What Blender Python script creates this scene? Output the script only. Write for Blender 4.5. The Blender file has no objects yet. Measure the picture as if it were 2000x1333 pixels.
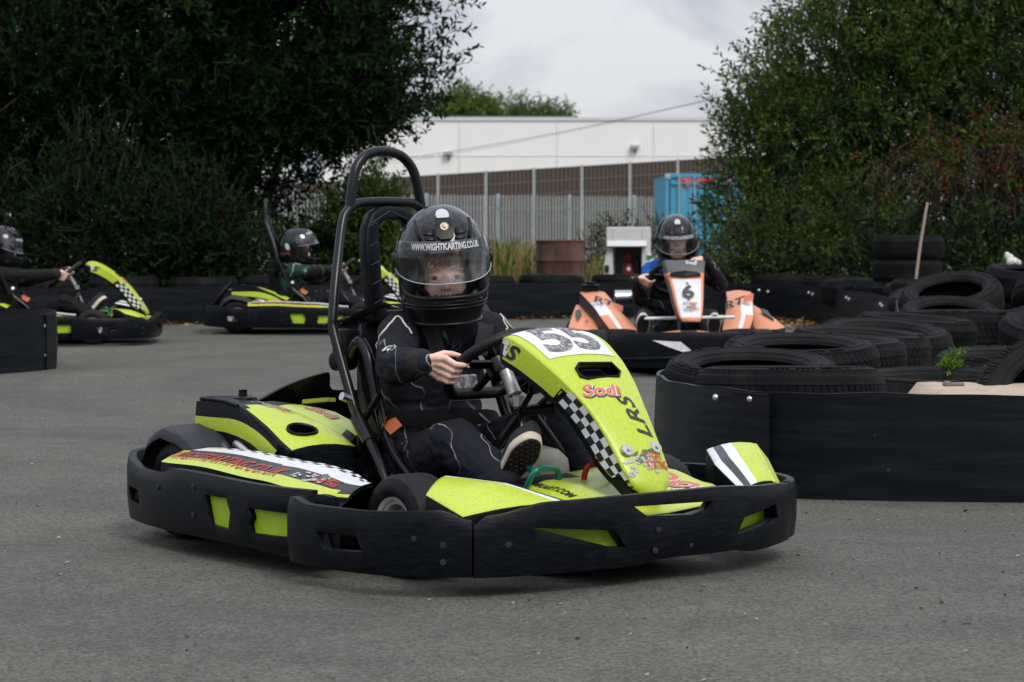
import bpy, bmesh, math, random
import numpy as np
from mathutils import Vector, Matrix, noise as mnoise
from math import sin, cos, pi, radians as R

SC = bpy.context.scene
COL = SC.collection
random.seed(5)

# ------------------------------------------------------------------ camera, sky, sun, exposure
cam_d = bpy.data.cameras.new('camera')
cam = bpy.data.objects.new('camera', cam_d); COL.objects.link(cam)
cam_d.sensor_width = 36.0; cam_d.lens = 88.2
cam_d.clip_start = 0.1; cam_d.clip_end = 3000
cam.location = (0, 0, .885)
cam.rotation_euler = (R(90 - 2.647), 0, 0)
cam_d.dof.use_dof = True; cam_d.dof.focus_distance = 6.75; cam_d.dof.aperture_fstop = 11.0
SC.camera = cam

SUN_EL, SUN_AZ = R(48), R(152)          # azimuth measured from +Y towards +X
wd = bpy.data.worlds.new('World'); SC.world = wd; wd.use_nodes = True
nt = wd.node_tree; nt.nodes.clear()
def wn(t, **k):
    n = nt.nodes.new(t)
    for a, v in k.items(): setattr(n, a, v)
    return n
wo = wn('ShaderNodeOutputWorld'); bg = wn('ShaderNodeBackground')
sky = wn('ShaderNodeTexSky', sky_type='NISHITA', sun_disc=False)
sky.sun_elevation = SUN_EL; sky.sun_rotation = SUN_AZ
sky.air_density = 1.0; sky.dust_density = 2.5
# cloud deck: direction projected on a flat layer, two noises, denser and brighter towards the zenith
tc = wn('ShaderNodeTexCoord'); sep = wn('ShaderNodeSeparateXYZ')
nt.links.new(tc.outputs['Generated'], sep.inputs[0])
ab = wn('ShaderNodeMath', operation='ABSOLUTE'); nt.links.new(sep.outputs[2], ab.inputs[0])
cb = wn('ShaderNodeMapping'); cb.inputs['Scale'].default_value = (1, 1, 1.7); cb.inputs['Location'].default_value = (.31, .2, .12); nt.links.new(tc.outputs['Generated'], cb.inputs[0])
n1 = wn('ShaderNodeTexNoise'); n1.inputs['Scale'].default_value = 8.5; n1.inputs['Detail'].default_value = 8; n1.inputs['Roughness'].default_value = .5; n1.inputs['Distortion'].default_value = .4
nt.links.new(cb.outputs[0], n1.inputs['Vector'])
cr = wn('ShaderNodeValToRGB'); e = cr.color_ramp.elements
e[0].position = .42; e[0].color = (3.6, 3.95, 4.95, 1); e[1].position = .58; e[1].color = (7.4, 7.45, 7.8, 1)
nt.links.new(n1.outputs[0], cr.inputs[0])
# overcast brightening with height
hm = wn('ShaderNodeMath', operation='MULTIPLY_ADD'); hm.inputs[1].default_value = 1.15; hm.inputs[2].default_value = .88
nt.links.new(ab.outputs[0], hm.inputs[0])
sc_ = wn('ShaderNodeVectorMath', operation='SCALE'); nt.links.new(cr.outputs[0], sc_.inputs[0]); nt.links.new(hm.outputs[0], sc_.inputs['Scale'])
mx = wn('ShaderNodeMixRGB'); mx.inputs[0].default_value = .9
nt.links.new(sky.outputs[0], mx.inputs[1]); nt.links.new(sc_.outputs[0], mx.inputs[2])
nt.links.new(mx.outputs[0], bg.inputs[0]); bg.inputs[1].default_value = .115
nt.links.new(bg.outputs[0], wo.inputs[0])

sun_d = bpy.data.lights.new('sun', 'SUN'); sun_d.energy = 1.85; sun_d.angle = R(22); sun_d.color = (1, .95, .88)
sun = bpy.data.objects.new('sun', sun_d); COL.objects.link(sun)
sdir = Vector((sin(SUN_AZ) * cos(SUN_EL), cos(SUN_AZ) * cos(SUN_EL), sin(SUN_EL)))
sun.rotation_euler = sdir.to_track_quat('Z', 'Y').to_euler()
vs = SC.view_settings
SC.display_settings.display_device = 'sRGB'
vs.view_transform = 'Standard'; vs.look = 'None'; vs.exposure = 0.0; vs.gamma = 1.0; vs.use_curve_mapping = False
SC.render.engine = 'CYCLES'
SC.cycles.max_bounces = 8; SC.cycles.transparent_max_bounces = 16
SC.cycles.use_denoising = True

# ------------------------------------------------------------------ materials
MATS = {}
def mat(name, col, rough=.5, metal=0, spec=.5, noise=None, bump=None, coat=0, stretch=None, trans=0):
    """noise = (scale, amount, second colour) mottles the base; bump = (scale, strength); stretch = per-axis scale."""
    if name in MATS: return MATS[name]
    m = bpy.data.materials.new(name); m.use_nodes = True
    t = m.node_tree; b = t.nodes['Principled BSDF']
    b.inputs['Base Color'].default_value = (*col, 1); b.inputs['Roughness'].default_value = rough
    b.inputs['Metallic'].default_value = metal; b.inputs['Specular IOR Level'].default_value = spec
    b.inputs['Coat Weight'].default_value = coat
    if trans: b.inputs['Transmission Weight'].default_value = trans
    c = t.nodes.new('ShaderNodeTexCoord'); mp = t.nodes.new('ShaderNodeMapping')
    t.links.new(c.outputs['Object'], mp.inputs[0])
    if stretch: mp.inputs['Scale'].default_value = stretch
    if noise:
        s, amt, c2 = noise
        n = t.nodes.new('ShaderNodeTexNoise'); n.inputs['Scale'].default_value = s; n.inputs['Detail'].default_value = 8; n.inputs['Roughness'].default_value = .65
        r = t.nodes.new('ShaderNodeValToRGB'); r.color_ramp.elements[0].position = .45; r.color_ramp.elements[1].position = .75
        r.color_ramp.elements[0].color = (0, 0, 0, 1); r.color_ramp.elements[1].color = (amt, amt, amt, 1)
        x = t.nodes.new('ShaderNodeMixRGB'); x.inputs[1].default_value = (*col, 1); x.inputs[2].default_value = (*c2, 1)
        t.links.new(mp.outputs[0], n.inputs['Vector']); t.links.new(n.outputs[0], r.inputs[0])
        t.links.new(r.outputs[0], x.inputs[0]); t.links.new(x.outputs[0], b.inputs['Base Color'])
        ra = t.nodes.new('ShaderNodeMath'); ra.operation = 'MULTIPLY_ADD'; ra.inputs[1].default_value = .35; ra.inputs[2].default_value = rough
        t.links.new(r.outputs[0], ra.inputs[0]); t.links.new(ra.outputs[0], b.inputs['Roughness'])
    if bump:
        n2 = t.nodes.new('ShaderNodeTexNoise'); n2.inputs['Scale'].default_value = bump[0]; n2.inputs['Detail'].default_value = 6
        bp = t.nodes.new('ShaderNodeBump'); bp.inputs['Strength'].default_value = bump[1]; bp.inputs['Distance'].default_value = .01
        t.links.new(mp.outputs[0], n2.inputs['Vector']); t.links.new(n2.outputs[0], bp.inputs['Height']); t.links.new(bp.outputs[0], b.inputs['Normal'])
    MATS[name] = m
    return m

PLASTIC = mat('black_plastic', (.0030, .0040, .0060), .34, spec=.14, noise=(22, .42, (.020, .022, .027)), bump=(60, .10), stretch=(1, 1, 6))
GLOSSBLK = mat('black_gloss', (.006, .0065, .008), .2, coat=.3, noise=(30, .1, (.05, .05, .055)))
PAINTBLK = mat('black_paint_tube', (.004, .0045, .0055), .27, spec=.35, noise=(40, .1, (.03, .03, .035)))
GREEN = mat('lime_body', (.49, .61, .035), .33, noise=(120, .38, (.20, .25, .04)), coat=.15)
GREENIN = mat('lime_insert', (.36, .54, .01), .5, noise=(60, .3, (.2, .3, .02)))
DKGREY = mat('dark_grey_plastic', (.018, .020, .026), .5, spec=.3, noise=(14, .4, (.05, .05, .056)), bump=(200, .1))
RUBBER = mat('tyre_rubber', (.0045, .005, .006), .7, spec=.14, noise=(9, .55, (.032, .029, .026)), bump=(90, .15))
KRUBBER = mat('slick_rubber', (.0065, .0067, .0075), .6, spec=.25, noise=(25, .4, (.03, .028, .027)), bump=(120, .1))
STEEL = mat('bright_steel', (.55, .55, .55), .3, metal=1, noise=(30, .5, (.2, .2, .2)))
ALLOY = mat('dull_alloy', (.58, .58, .57), .38, metal=.8, noise=(40, .4, (.2, .2, .2)))
WHITE = mat('white_vinyl', (.74, .75, .78), .4, noise=(30, .5, (.4, .41, .43)))
BLACKV = mat('black_vinyl', (.012, .013, .015), .4, noise=(35, .4, (.08, .08, .08)))
GREYV = mat('charcoal_vinyl', (.035, .04, .048), .4, noise=(35, .4, (.09, .09, .09)))
REDV = mat('red_vinyl', (.52, .035, .025), .42, noise=(35, .4, (.3, .1, .08)))
SALMON = mat('faded_red_vinyl', (.62, .13, .08), .42, noise=(35, .4, (.6, .35, .25)))
DIGIT = mat('worn_digit', (.10, .10, .105), .55, noise=(90, 1.0, (.62, .62, .64)), stretch=(1, 1, 1))
LOGOG = mat('logo_green', (.06, .12, .03), .45, noise=(120, .8, (.25, .3, .2)))
LOGOW = mat('logo_grey', (.5, .5, .5), .45, noise=(160, 1.0, (.05, .05, .05)))
RIM = mat('pale_rim', (.62, .62, .60), .4, metal=.25, noise=(40, .4, (.25, .24, .23)))
TANK = mat('translucent_tank', (.50, .47, .37), .45, noise=(15, .5, (.4, .38, .3)))
REDT = mat('red_tube', (.45, .01, .015), .3)
GREENT = mat('green_tube', (.0, .13, .08), .3)
TAG = mat('orange_tag', (.62, .16, .04), .6)
BELT = mat('black_webbing', (.008, .008, .009), .75, bump=(300, .2))
FOAM = mat('wheel_grip', (.005, .0055, .0065), .45, spec=.3, bump=(150, .12))
ORANGE = mat('orange_body', (.70, .26, .125), .42, noise=(20, .6, (.55, .30, .2)))
SKIN = mat('skin', (.82, .54, .43), .5, spec=.4, noise=(34, .45, (.76, .40, .30)), bump=(170, .05))
SKIN.node_tree.nodes['Principled BSDF'].inputs['Subsurface Weight'].default_value = .12
SKIN.node_tree.nodes['Principled BSDF'].inputs['Subsurface Radius'].default_value = (.01, .004, .002)
HAIR = mat('hair', (.20, .125, .065), .5, noise=(80, .6, (.3, .2, .1)), stretch=(1, 1, .1))
EYEW = mat('eye_white', (.42, .39, .37), .2)
IRIS = mat('iris', (.025, .035, .045), .1)
PUPIL = mat('pupil', (.003, .003, .003), .05)
LIP = mat('lip', (.5, .2, .17), .45)
SOLE = mat('shoe_sole', (.022, .012, .011), .7)
FOXING = mat('shoe_rubber_cream', (.6, .54, .43), .6, noise=(30, .5, (.4, .33, .24)))
CANVAS = mat('black_canvas', (.012, .012, .014), .8)
CREAM = mat('cream_piping', (.62, .57, .48), .6)
THREAD = mat('white_embroidery', (.55, .55, .52), .7)
HELM = mat('helmet_shell', (.004, .0045, .006), .14, spec=.4, coat=.25, noise=(20, .1, (.03, .03, .04)))
HELMMAT = mat('helmet_matt', (.004, .004, .005), .4, spec=.3)

def suit_mat(name, base, yoke=None, yoke_z=None, lines=1.0):
    m = bpy.data.materials.new(name); m.use_nodes = True
    t = m.node_tree; b = t.nodes['Principled BSDF']; b.inputs['Roughness'].default_value = .8; b.inputs['Specular IOR Level'].default_value = .25
    c = t.nodes.new('ShaderNodeTexCoord')
    nz = t.nodes.new('ShaderNodeTexNoise'); nz.inputs['Scale'].default_value = 9; nz.inputs['Detail'].default_value = 2
    t.links.new(c.outputs['Object'], nz.inputs['Vector'])
    mxv = t.nodes.new('ShaderNodeMixRGB'); mxv.inputs[0].default_value = .09
    t.links.new(c.outputs['Object'], mxv.inputs[1]); t.links.new(nz.outputs['Color'], mxv.inputs[2])
    vo = t.nodes.new('ShaderNodeTexWave'); vo.wave_type = 'BANDS'; vo.bands_direction = 'DIAGONAL'; vo.inputs['Scale'].default_value = 3.1; vo.inputs['Distortion'].default_value = 5.5; vo.inputs['Detail'].default_value = 1.5; vo.inputs['Detail Scale'].default_value = 2.2
    t.links.new(c.outputs['Object'], vo.inputs['Vector'])
    r = t.nodes.new('ShaderNodeValToRGB'); r.color_ramp.elements[0].position = .9962; r.color_ramp.elements[0].color = (0, 0, 0, 1)
    r.color_ramp.elements[1].position = .9985; r.color_ramp.elements[1].color = (1, 1, 1, 1)
    t.links.new(vo.outputs[0], r.inputs[0])
    n3 = t.nodes.new('ShaderNodeTexNoise'); n3.inputs['Scale'].default_value = 14; t.links.new(c.outputs['Object'], n3.inputs['Vector'])
    r3 = t.nodes.new('ShaderNodeValToRGB'); r3.color_ramp.elements[0].position = .36; r3.color_ramp.elements[1].position = .48
    t.links.new(n3.outputs[0], r3.inputs[0])
    mul = t.nodes.new('ShaderNodeMath'); mul.operation = 'MULTIPLY'; t.links.new(r.outputs[0], mul.inputs[0]); t.links.new(r3.outputs[0], mul.inputs[1])
    ms = t.nodes.new('ShaderNodeMath'); ms.operation = 'MULTIPLY'; ms.inputs[1].default_value = .6 * lines; t.links.new(mul.outputs[0], ms.inputs[0])
    x = t.nodes.new('ShaderNodeMixRGB'); x.inputs[1].default_value = (*base, 1); x.inputs[2].default_value = (.42, .42, .44, 1)
    t.links.new(ms.outputs[0], x.inputs[0])
    src = x.outputs[0]
    if yoke:
        sp = t.nodes.new('ShaderNodeSeparateXYZ'); t.links.new(mxv.outputs[0], sp.inputs[0]); sx = t.nodes.new('ShaderNodeMath'); sx.operation = 'MULTIPLY_ADD'; sx.inputs[1].default_value = -.9; t.links.new(sp.outputs[0], sx.inputs[0]); t.links.new(sp.outputs[2], sx.inputs[2])
        gt = t.nodes.new('ShaderNodeMath'); gt.operation = 'GREATER_THAN'; gt.inputs[1].default_value = yoke_z - .9 * .55; t.links.new(sx.outputs[0], gt.inputs[0])
        x2 = t.nodes.new('ShaderNodeMixRGB'); x2.inputs[2].default_value = (*yoke, 1); t.links.new(gt.outputs[0], x2.inputs[0]); t.links.new(src, x2.inputs[1]); src = x2.outputs[0]
    t.links.new(src, b.inputs['Base Color'])
    bn = t.nodes.new('ShaderNodeTexNoise'); bn.inputs['Scale'].default_value = 34; bn.inputs['Detail'].default_value = 4; t.links.new(c.outputs['Object'], bn.inputs['Vector'])
    bp = t.nodes.new('ShaderNodeBump'); bp.inputs['Strength'].default_value = .35; bp.inputs['Distance'].default_value = .012
    t.links.new(bn.outputs[0], bp.inputs['Height']); t.links.new(bp.outputs[0], b.inputs['Normal'])
    return m

def clear_visor():
    m = bpy.data.materials.new('clear_visor'); m.use_nodes = True; t = m.node_tree; t.nodes.clear()
    o = t.nodes.new('ShaderNodeOutputMaterial'); mxs = t.nodes.new('ShaderNodeMixShader'); tr = t.nodes.new('ShaderNodeBsdfTransparent'); gl = t.nodes.new('ShaderNodeBsdfGlossy')
    tr.inputs[0].default_value = (.985, .985, .99, 1); gl.inputs['Roughness'].default_value = .04
    fr = t.nodes.new('ShaderNodeFresnel'); fr.inputs[0].default_value = 1.65
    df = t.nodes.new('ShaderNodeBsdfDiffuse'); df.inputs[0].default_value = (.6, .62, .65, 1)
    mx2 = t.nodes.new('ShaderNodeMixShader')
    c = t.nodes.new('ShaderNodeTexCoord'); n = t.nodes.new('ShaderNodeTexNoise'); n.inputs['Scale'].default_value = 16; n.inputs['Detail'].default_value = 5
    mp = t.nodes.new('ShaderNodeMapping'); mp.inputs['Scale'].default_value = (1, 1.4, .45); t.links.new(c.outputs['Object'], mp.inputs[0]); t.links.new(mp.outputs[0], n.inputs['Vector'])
    r = t.nodes.new('ShaderNodeValToRGB'); r.color_ramp.elements[0].position = .47; r.color_ramp.elements[1].position = .78; r.color_ramp.elements[1].color = (.26, .26, .26, 1); r.color_ramp.elements[0].color = (.008, .008, .008, 1)  # pale noise haze: scuffs, plus a reflected-sky veil put into the diffuse colour
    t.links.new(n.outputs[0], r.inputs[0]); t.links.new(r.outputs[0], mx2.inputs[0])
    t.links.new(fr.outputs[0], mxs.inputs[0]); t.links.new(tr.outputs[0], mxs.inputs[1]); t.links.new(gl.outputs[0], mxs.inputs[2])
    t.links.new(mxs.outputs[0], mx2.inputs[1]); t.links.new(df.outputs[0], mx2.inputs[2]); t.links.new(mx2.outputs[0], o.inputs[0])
    return m
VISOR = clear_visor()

# ------------------------------------------------------------------ object helpers
def thing(name, label, cat, loc=(0, 0, 0), rotz=0, group=None):
    o = bpy.data.objects.new(name, None); COL.objects.link(o); o.location = loc; o.rotation_euler = (0, 0, rotz)
    o.empty_display_size = .1
    return tag(o, label, cat, group)
def tag(o, label, cat, group=None):
    o['label'] = label; o['category'] = cat
    if group: o['group'] = group
    return o
def kind(o, k): o['kind'] = k; return o
def link_mesh(name, me, parent=None):
    o = bpy.data.objects.new(name, me); COL.objects.link(o)
    if parent is not None: o.parent = parent
    return o
KIDS = {}
def copy_tree(o, parent=None):
    c = o.copy(); COL.objects.link(c)
    if parent is not None: c.parent = parent
    for ch in [x for x in COL.objects if x.parent == o]: copy_tree(ch, c)
    return c

class MB:
    def __init__(s): s.v = []; s.f = []; s.m = []
    def add(s, vs, fs, m=0):
        b = len(s.v); s.v += [tuple(p) for p in vs]
        for f in fs: s.f.append(tuple(i + b for i in f)); s.m.append(m)
        return s
    def box(s, c, d, rot=None, m=0):
        M = rot if rot is not None else Matrix.Identity(3); c = Vector(c)
        vs = [c + M @ Vector((x * d[0] / 2, y * d[1] / 2, z * d[2] / 2)) for x in (-1, 1) for y in (-1, 1) for z in (-1, 1)]
        return s.add(vs, [(0, 1, 3, 2), (4, 6, 7, 5), (0, 4, 5, 1), (2, 3, 7, 6), (0, 2, 6, 4), (1, 5, 7, 3)], m)
    def tube(s, pts, r, n=10, m=0, closed=False, caps=True):
        P = [Vector(p) for p in pts]; k = len(P)
        rr = r if isinstance(r, (list, tuple)) else [r] * k
        T = []
        for i in range(k):
            a = P[(i - 1) % k] if (closed or i > 0) else P[i]; b = P[(i + 1) % k] if (closed or i < k - 1) else P[i]
            T.append((b - a).normalized())
        up = Vector((0, 0, 1)) if abs(T[0].z) < .9 else Vector((1, 0, 0))
        nrm = (up - T[0] * up.dot(T[0])).normalized(); vs = []
        for i in range(k):
            nrm = (nrm - T[i] * nrm.dot(T[i])).normalized(); bi = T[i].cross(nrm)
            for j in range(n):
                a = 2 * pi * j / n; vs.append(P[i] + (nrm * cos(a) + bi * sin(a)) * rr[i])
        fs = []
        for i in range(k if closed else k - 1):
            i2 = (i + 1) % k
            for j in range(n): fs.append((i * n + j, i * n + (j + 1) % n, i2 * n + (j + 1) % n, i2 * n + j))
        if caps and not closed: fs += [tuple(range(n))[::-1], tuple((k - 1) * n + j for j in range(n))]
        return s.add(vs, fs, m)
    def lathe(s, prof, n=32, M=None, m=0, closed=True):
        """profile of (radius, height) spun round Z; closed joins last to first"""
        M = M or Matrix.Identity(4); vs = []; k = len(prof)
        for r, z in prof:
            for j in range(n):
                a = 2 * pi * j / n; vs.append(M @ Vector((r * cos(a), r * sin(a), z)))
        fs = []
        for i in range(k if closed else k - 1):
            i2 = (i + 1) % k
            for j in range(n): fs.append((i * n + j, i * n + (j + 1) % n, i2 * n + (j + 1) % n, i2 * n + j))
        if not closed: fs += [tuple(range(n))[::-1], tuple((k - 1) * n + j for j in range(n))]
        return s.add(vs, fs, m)
    def prism(s, base, vec, m=0):
        b = [Vector(p) for p in base]; v = Vector(vec); n = len(b)
        return s.add(b + [p + v for p in b], [tuple(range(n))[::-1], tuple(range(n, 2 * n))] + [(i, (i + 1) % n, n + (i + 1) % n, n + i) for i in range(n)], m)
    def grid(s, P, m=0, mf=None):
        a, b = len(P), len(P[0]); vs = [p for row in P for p in row]
        base = len(s.v); s.v += [tuple(p) for p in vs]
        for i in range(a - 1):
            for j in range(b - 1):
                s.f.append(tuple(base + q for q in (i * b + j, (i + 1) * b + j, (i + 1) * b + j + 1, i * b + j + 1))); s.m.append(mf(i, j) if mf else m)
        return s
    def slab(s, P, vec, m=0, mf=None, ms=None):
        """closed solid: top grid P, the same grid moved by vec, and a skirt between them"""
        a, b = len(P), len(P[0]); ms = m if ms is None else ms; V = Vector(vec)
        top = [Vector(p) for row in P for p in row]; base = len(s.v); s.v += [tuple(p) for p in top] + [tuple(p + V) for p in top]
        N = a * b
        def F(t, mm): s.f.append(tuple(base + q for q in t)); s.m.append(mm)
        for i in range(a - 1):
            for j in range(b - 1):
                q = (i * b + j, (i + 1) * b + j, (i + 1) * b + j + 1, i * b + j + 1)
                F(q, mf(i, j) if mf else m); F(tuple(N + k for k in q[::-1]), ms)
        ring = [j for j in range(b)] + [i * b + b - 1 for i in range(1, a)] + [(a - 1) * b + j for j in range(b - 2, -1, -1)] + [i * b for i in range(a - 2, 0, -1)]
        for k in range(len(ring)):
            p, q = ring[k], ring[(k + 1) % len(ring)]; F((p, q, N + q, N + p), ms)
        return s
    def mesh(s, name):
        me = bpy.data.meshes.new(name); me.from_pydata([tuple(p) for p in s.v], [], s.f); me.polygons.foreach_set('material_index', s.m)
        bm = bmesh.new(); bm.from_mesh(me); bmesh.ops.recalc_face_normals(bm, faces=bm.faces); bm.to_mesh(me); bm.free()
        return me
    def build(s, name, mats, parent=None, smooth=40, bevel=0, seg=2):
        me = s.mesh(name)
        for m in (mats if isinstance(mats, (list, tuple)) else [mats]): me.materials.append(m)
        o = link_mesh(name, me, parent)
        finish(o, smooth, bevel, seg)
        return o
def finish(o, smooth=40, bevel=0, seg=2):
    if bevel:
        b = o.modifiers.new('soft_edge', 'BEVEL'); b.width = bevel; b.segments = seg; b.limit_method = 'ANGLE'; b.angle_limit = R(38); b.harden_normals = False
        apply_mods(o)
    if smooth:
        o.data.polygons.foreach_set('use_smooth', [True] * len(o.data.polygons)); o.data.set_sharp_from_angle(angle=R(smooth))
def apply_mods(o):
    dg = bpy.context.evaluated_depsgraph_get(); dg.update()
    me = bpy.data.meshes.new_from_object(o.evaluated_get(dg)); o.modifiers.clear(); old = o.data; o.data = me; me.name = o.name
    if old.users == 0: bpy.data.meshes.remove(old)
def cut(o, cutters):
    """cut holes through o with a list of MBs (closed solids)"""
    tmp = []
    for c in cutters:
        t = link_mesh('cutter', c.mesh('cutter')); tmp.append(t)
        t.matrix_world = o.matrix_world if o.parent is None else Matrix.Identity(4)
        md = o.modifiers.new('cut', 'BOOLEAN'); md.operation = 'DIFFERENCE'; md.object = t; md.solver = 'EXACT'
    par = o.parent; o.parent = None
    apply_mods(o); o.parent = par
    for t in tmp:
        me = t.data; bpy.data.objects.remove(t); bpy.data.meshes.remove(me)

def catmull(P, n=6, closed=False):
    P = [Vector(p) for p in P]; out = []; k = len(P)
    for i in range(k if closed else k - 1):
        a = P[(i - 1) % k] if (closed or i > 0) else P[i] * 2 - P[i + 1]; b = P[i]; c = P[(i + 1) % k]
        d = P[(i + 2) % k] if (closed or i < k - 2) else c * 2 - b
        for j in range(n):
            t = j / n; out.append(.5 * ((2 * b) + (c - a) * t + (2 * a - 5 * b + 4 * c - d) * t * t + (3 * b - a - 3 * c + d) * t ** 3))
    if not closed: out.append(P[-1])
    return out
def interp(x, tab):
    """piecewise linear through [(x, y...)]"""
    if x <= tab[0][0]: return tab[0][1]
    for (a, b), (c, d) in zip(tab, tab[1:]):
        if x <= c:
            t = (x - a) / (c - a); return b + (d - b) * t
    return tab[-1][1]
def smo(x, tab):
    for (a, b), (c, d) in zip(tab, tab[1:]):
        if x <= c:
            t = max(0, min(1, (x - a) / (c - a))); t = t * t * (3 - 2 * t); return b + (d - b) * t
    return tab[-1][1]

def text2d(s, h=1.0, bold=.0, shear=0, squeeze=1.0, space=1.0):
    """lettering as a flat mesh: (verts2d centred, faces, width); cap height about h"""
    cu = bpy.data.curves.new('txt', 'FONT'); cu.body = s; cu.size = 1.0; cu.offset = bold; cu.shear = shear; cu.space_character = space; cu.resolution_u = 3
    o = bpy.data.objects.new('txt', cu); COL.objects.link(o)
    dg = bpy.context.evaluated_depsgraph_get(); dg.update()
    me = bpy.data.meshes.new_from_object(o.evaluated_get(dg))
    v = np.array([x.co[:2] for x in me.vertices]) if len(me.vertices) else np.zeros((1, 2)); f = [tuple(p.vertices) for p in me.polygons]
    bpy.data.objects.remove(o); bpy.data.curves.remove(cu); bpy.data.meshes.remove(me)
    lo, hi = v.min(0), v.max(0); k = h / max(.3, hi[1] - lo[1])
    v = (v - (lo + hi) / 2) * k; v[:, 0] *= squeeze
    return v, f, (hi[0] - lo[0]) * k * squeeze
def lay(mb, flat, fn, m=0, step=.02):
    """cut a flat mesh into strips and lay it on the surface fn(x, y) -> point"""
    v, f = flat[0], flat[1]
    bm = bmesh.new(); vv = [bm.verts.new((a, b, 0)) for a, b in v]
    for q in f:
        try: bm.faces.new([vv[i] for i in q])
        except ValueError: pass
    lo, hi = v.min(0), v.max(0)
    for ax in (0, 1):
        t = lo[ax] + step
        while t < hi[ax]:
            co = [0, 0, 0]; co[ax] = t; no = [0, 0, 0]; no[ax] = 1
            bmesh.ops.bisect_plane(bm, geom=bm.verts[:] + bm.edges[:] + bm.faces[:], plane_co=co, plane_no=no); t += step
    bm.verts.index_update()
    mb.add([fn(w.co.x, w.co.y) for w in bm.verts], [tuple(x.index for x in q.verts) for q in bm.faces], m); bm.free()
def rect2d(w, h): return np.array([(-w / 2, -h / 2), (w / 2, -h / 2), (w / 2, h / 2), (-w / 2, h / 2)]), [(0, 1, 2, 3)], w
def poly2d(P): return np.array(P, float), [tuple(range(len(P)))], 0
def blobs2d(seed, n, w, h, r):
    """a ragged patch of little polygons, for worn emblems"""
    rnd = random.Random(seed); v = []; f = []
    for _ in range(n):
        cx, cy = rnd.uniform(-w / 2, w / 2), rnd.uniform(-h / 2, h / 2); k = rnd.randint(4, 6); q = []; a0 = rnd.random() * 6
        for j in range(k):
            a = a0 + 2 * pi * j / k; rr = r * rnd.uniform(.5, 1.2); q.append(len(v)); v.append((cx + rr * cos(a) * 1.3, cy + rr * sin(a) * .8))
        f.append(tuple(q))
    return np.array(v), f, w
# ------------------------------------------------------------------ karts (local axes: x forward from rear axle, y to the driver's left, z up)
def wall_ring(path, ztop, zbot, th, centre=(.6, -.05), n=5):
    """upright band along a plan path; ztop/zbot are functions of the plan point; returns MB and samplers"""
    P = [Vector((p[0], p[1], 0)) for p in catmull([(a, b, 0) for a, b in path], n)]
    k = len(P); N = []
    for i in range(k):
        t = (P[min(i + 1, k - 1)] - P[max(i - 1, 0)]).normalized(); nn = Vector((-t.y, t.x, 0))
        N.append(nn)
    s = sum(N[i].dot(Vector((*centre, 0)) - P[i]) for i in range(k))
    if s < 0: N = [-q for q in N]
    mb = MB(); vs = []
    for i in range(k):
        zt, zb = ztop(P[i]), zbot(P[i]); o, q = P[i], P[i] + N[i] * th
        bulge = -N[i] * .006
        vs += [(o.x, o.y, zb), (*(o + bulge).xy, zb + .35 * (zt - zb)), (*(o + bulge).xy, zb + .8 * (zt - zb)), (o.x, o.y, zt), (q.x, q.y, zt), (q.x, q.y, zb)]
    fs = []
    for i in range(k - 1):
        for j in range(6): fs.append((i * 6 + j, i * 6 + (j + 1) % 6, (i + 1) * 6 + (j + 1) % 6, (i + 1) * 6 + j))
    fs += [tuple(range(6))[::-1], tuple((k - 1) * 6 + j for j in range(6))]
    mb.add(vs, fs); return mb
def hole(pts, d, n=.09):
    d = Vector(d).normalized(); return MB().prism([Vector(p) - d * n for p in pts], d * 2 * n)

def tyre_profile(Ro, w, Ri, rnd=.3):
    h = w / 2; s = (Ro - Ri)
    return [(Ri, -h * .72), (Ri + s * .08, -h * .86), (Ri + s * .35, -h), (Ri + s * .62, -h * .98), (Ro - s * .13, -h * .86), (Ro - s * .02, -h * .66), (Ro, -h * .4), (Ro, h * .4), (Ro - s * .02, h * .66), (Ro - s * .13, h * .86),
            (Ri + s * .62, h * .98), (Ri + s * .35, h), (Ri + s * .08, h * .86), (Ri, h * .72)]
def kart_wheel(parent, x, y, Ro, w, steer=0, side=-1):
    M = Matrix.Translation((x, y, Ro)) @ Matrix.Rotation(steer, 4, 'Z') @ Matrix.Rotation(R(90), 4, 'X')
    wh = MB().lathe(tyre_profile(Ro, w, Ro * .5), 48, M).build('wheel', KRUBBER, parent, 35)
    rp = MB().lathe([(Ro * .5, -w * .42), (Ro * .57, -w * .47), (Ro * .57, -w * .42), (Ro * .43, -w * .36), (Ro * .40, -w * .1), (Ro * .40, w * .1), (Ro * .43, w * .36), (Ro * .57, w * .42), (Ro * .57, w * .47), (Ro * .5, w * .42)], 40, M)
    z = 0
    rp.lathe([(.01, -.012), (Ro * .41, -.012), (Ro * .41, .012), (.01, .012)], 32, M)
    rp.build('rim', RIM, wh, 35)
    hb = MB().lathe([(.001, -w * .5 * .9), (.03, -w * .45), (.034, -w * .3), (.034, w * .3), (.03, w * .45), (.001, w * .5 * .9)], 16, M)
    for j in range(5):
        a = 2 * pi * j / 5
        for sz in (-1, 1): hb.lathe([(.001, 0), (.007, 0), (.007, .012), (.001, .012)], 6, M @ Matrix.Translation((.045 * cos(a), .045 * sin(a), sz * .012 - (.012 if sz < 0 else 0))))
    hb.build('hub', DKGREY, wh, 35)
    return wh

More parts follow.
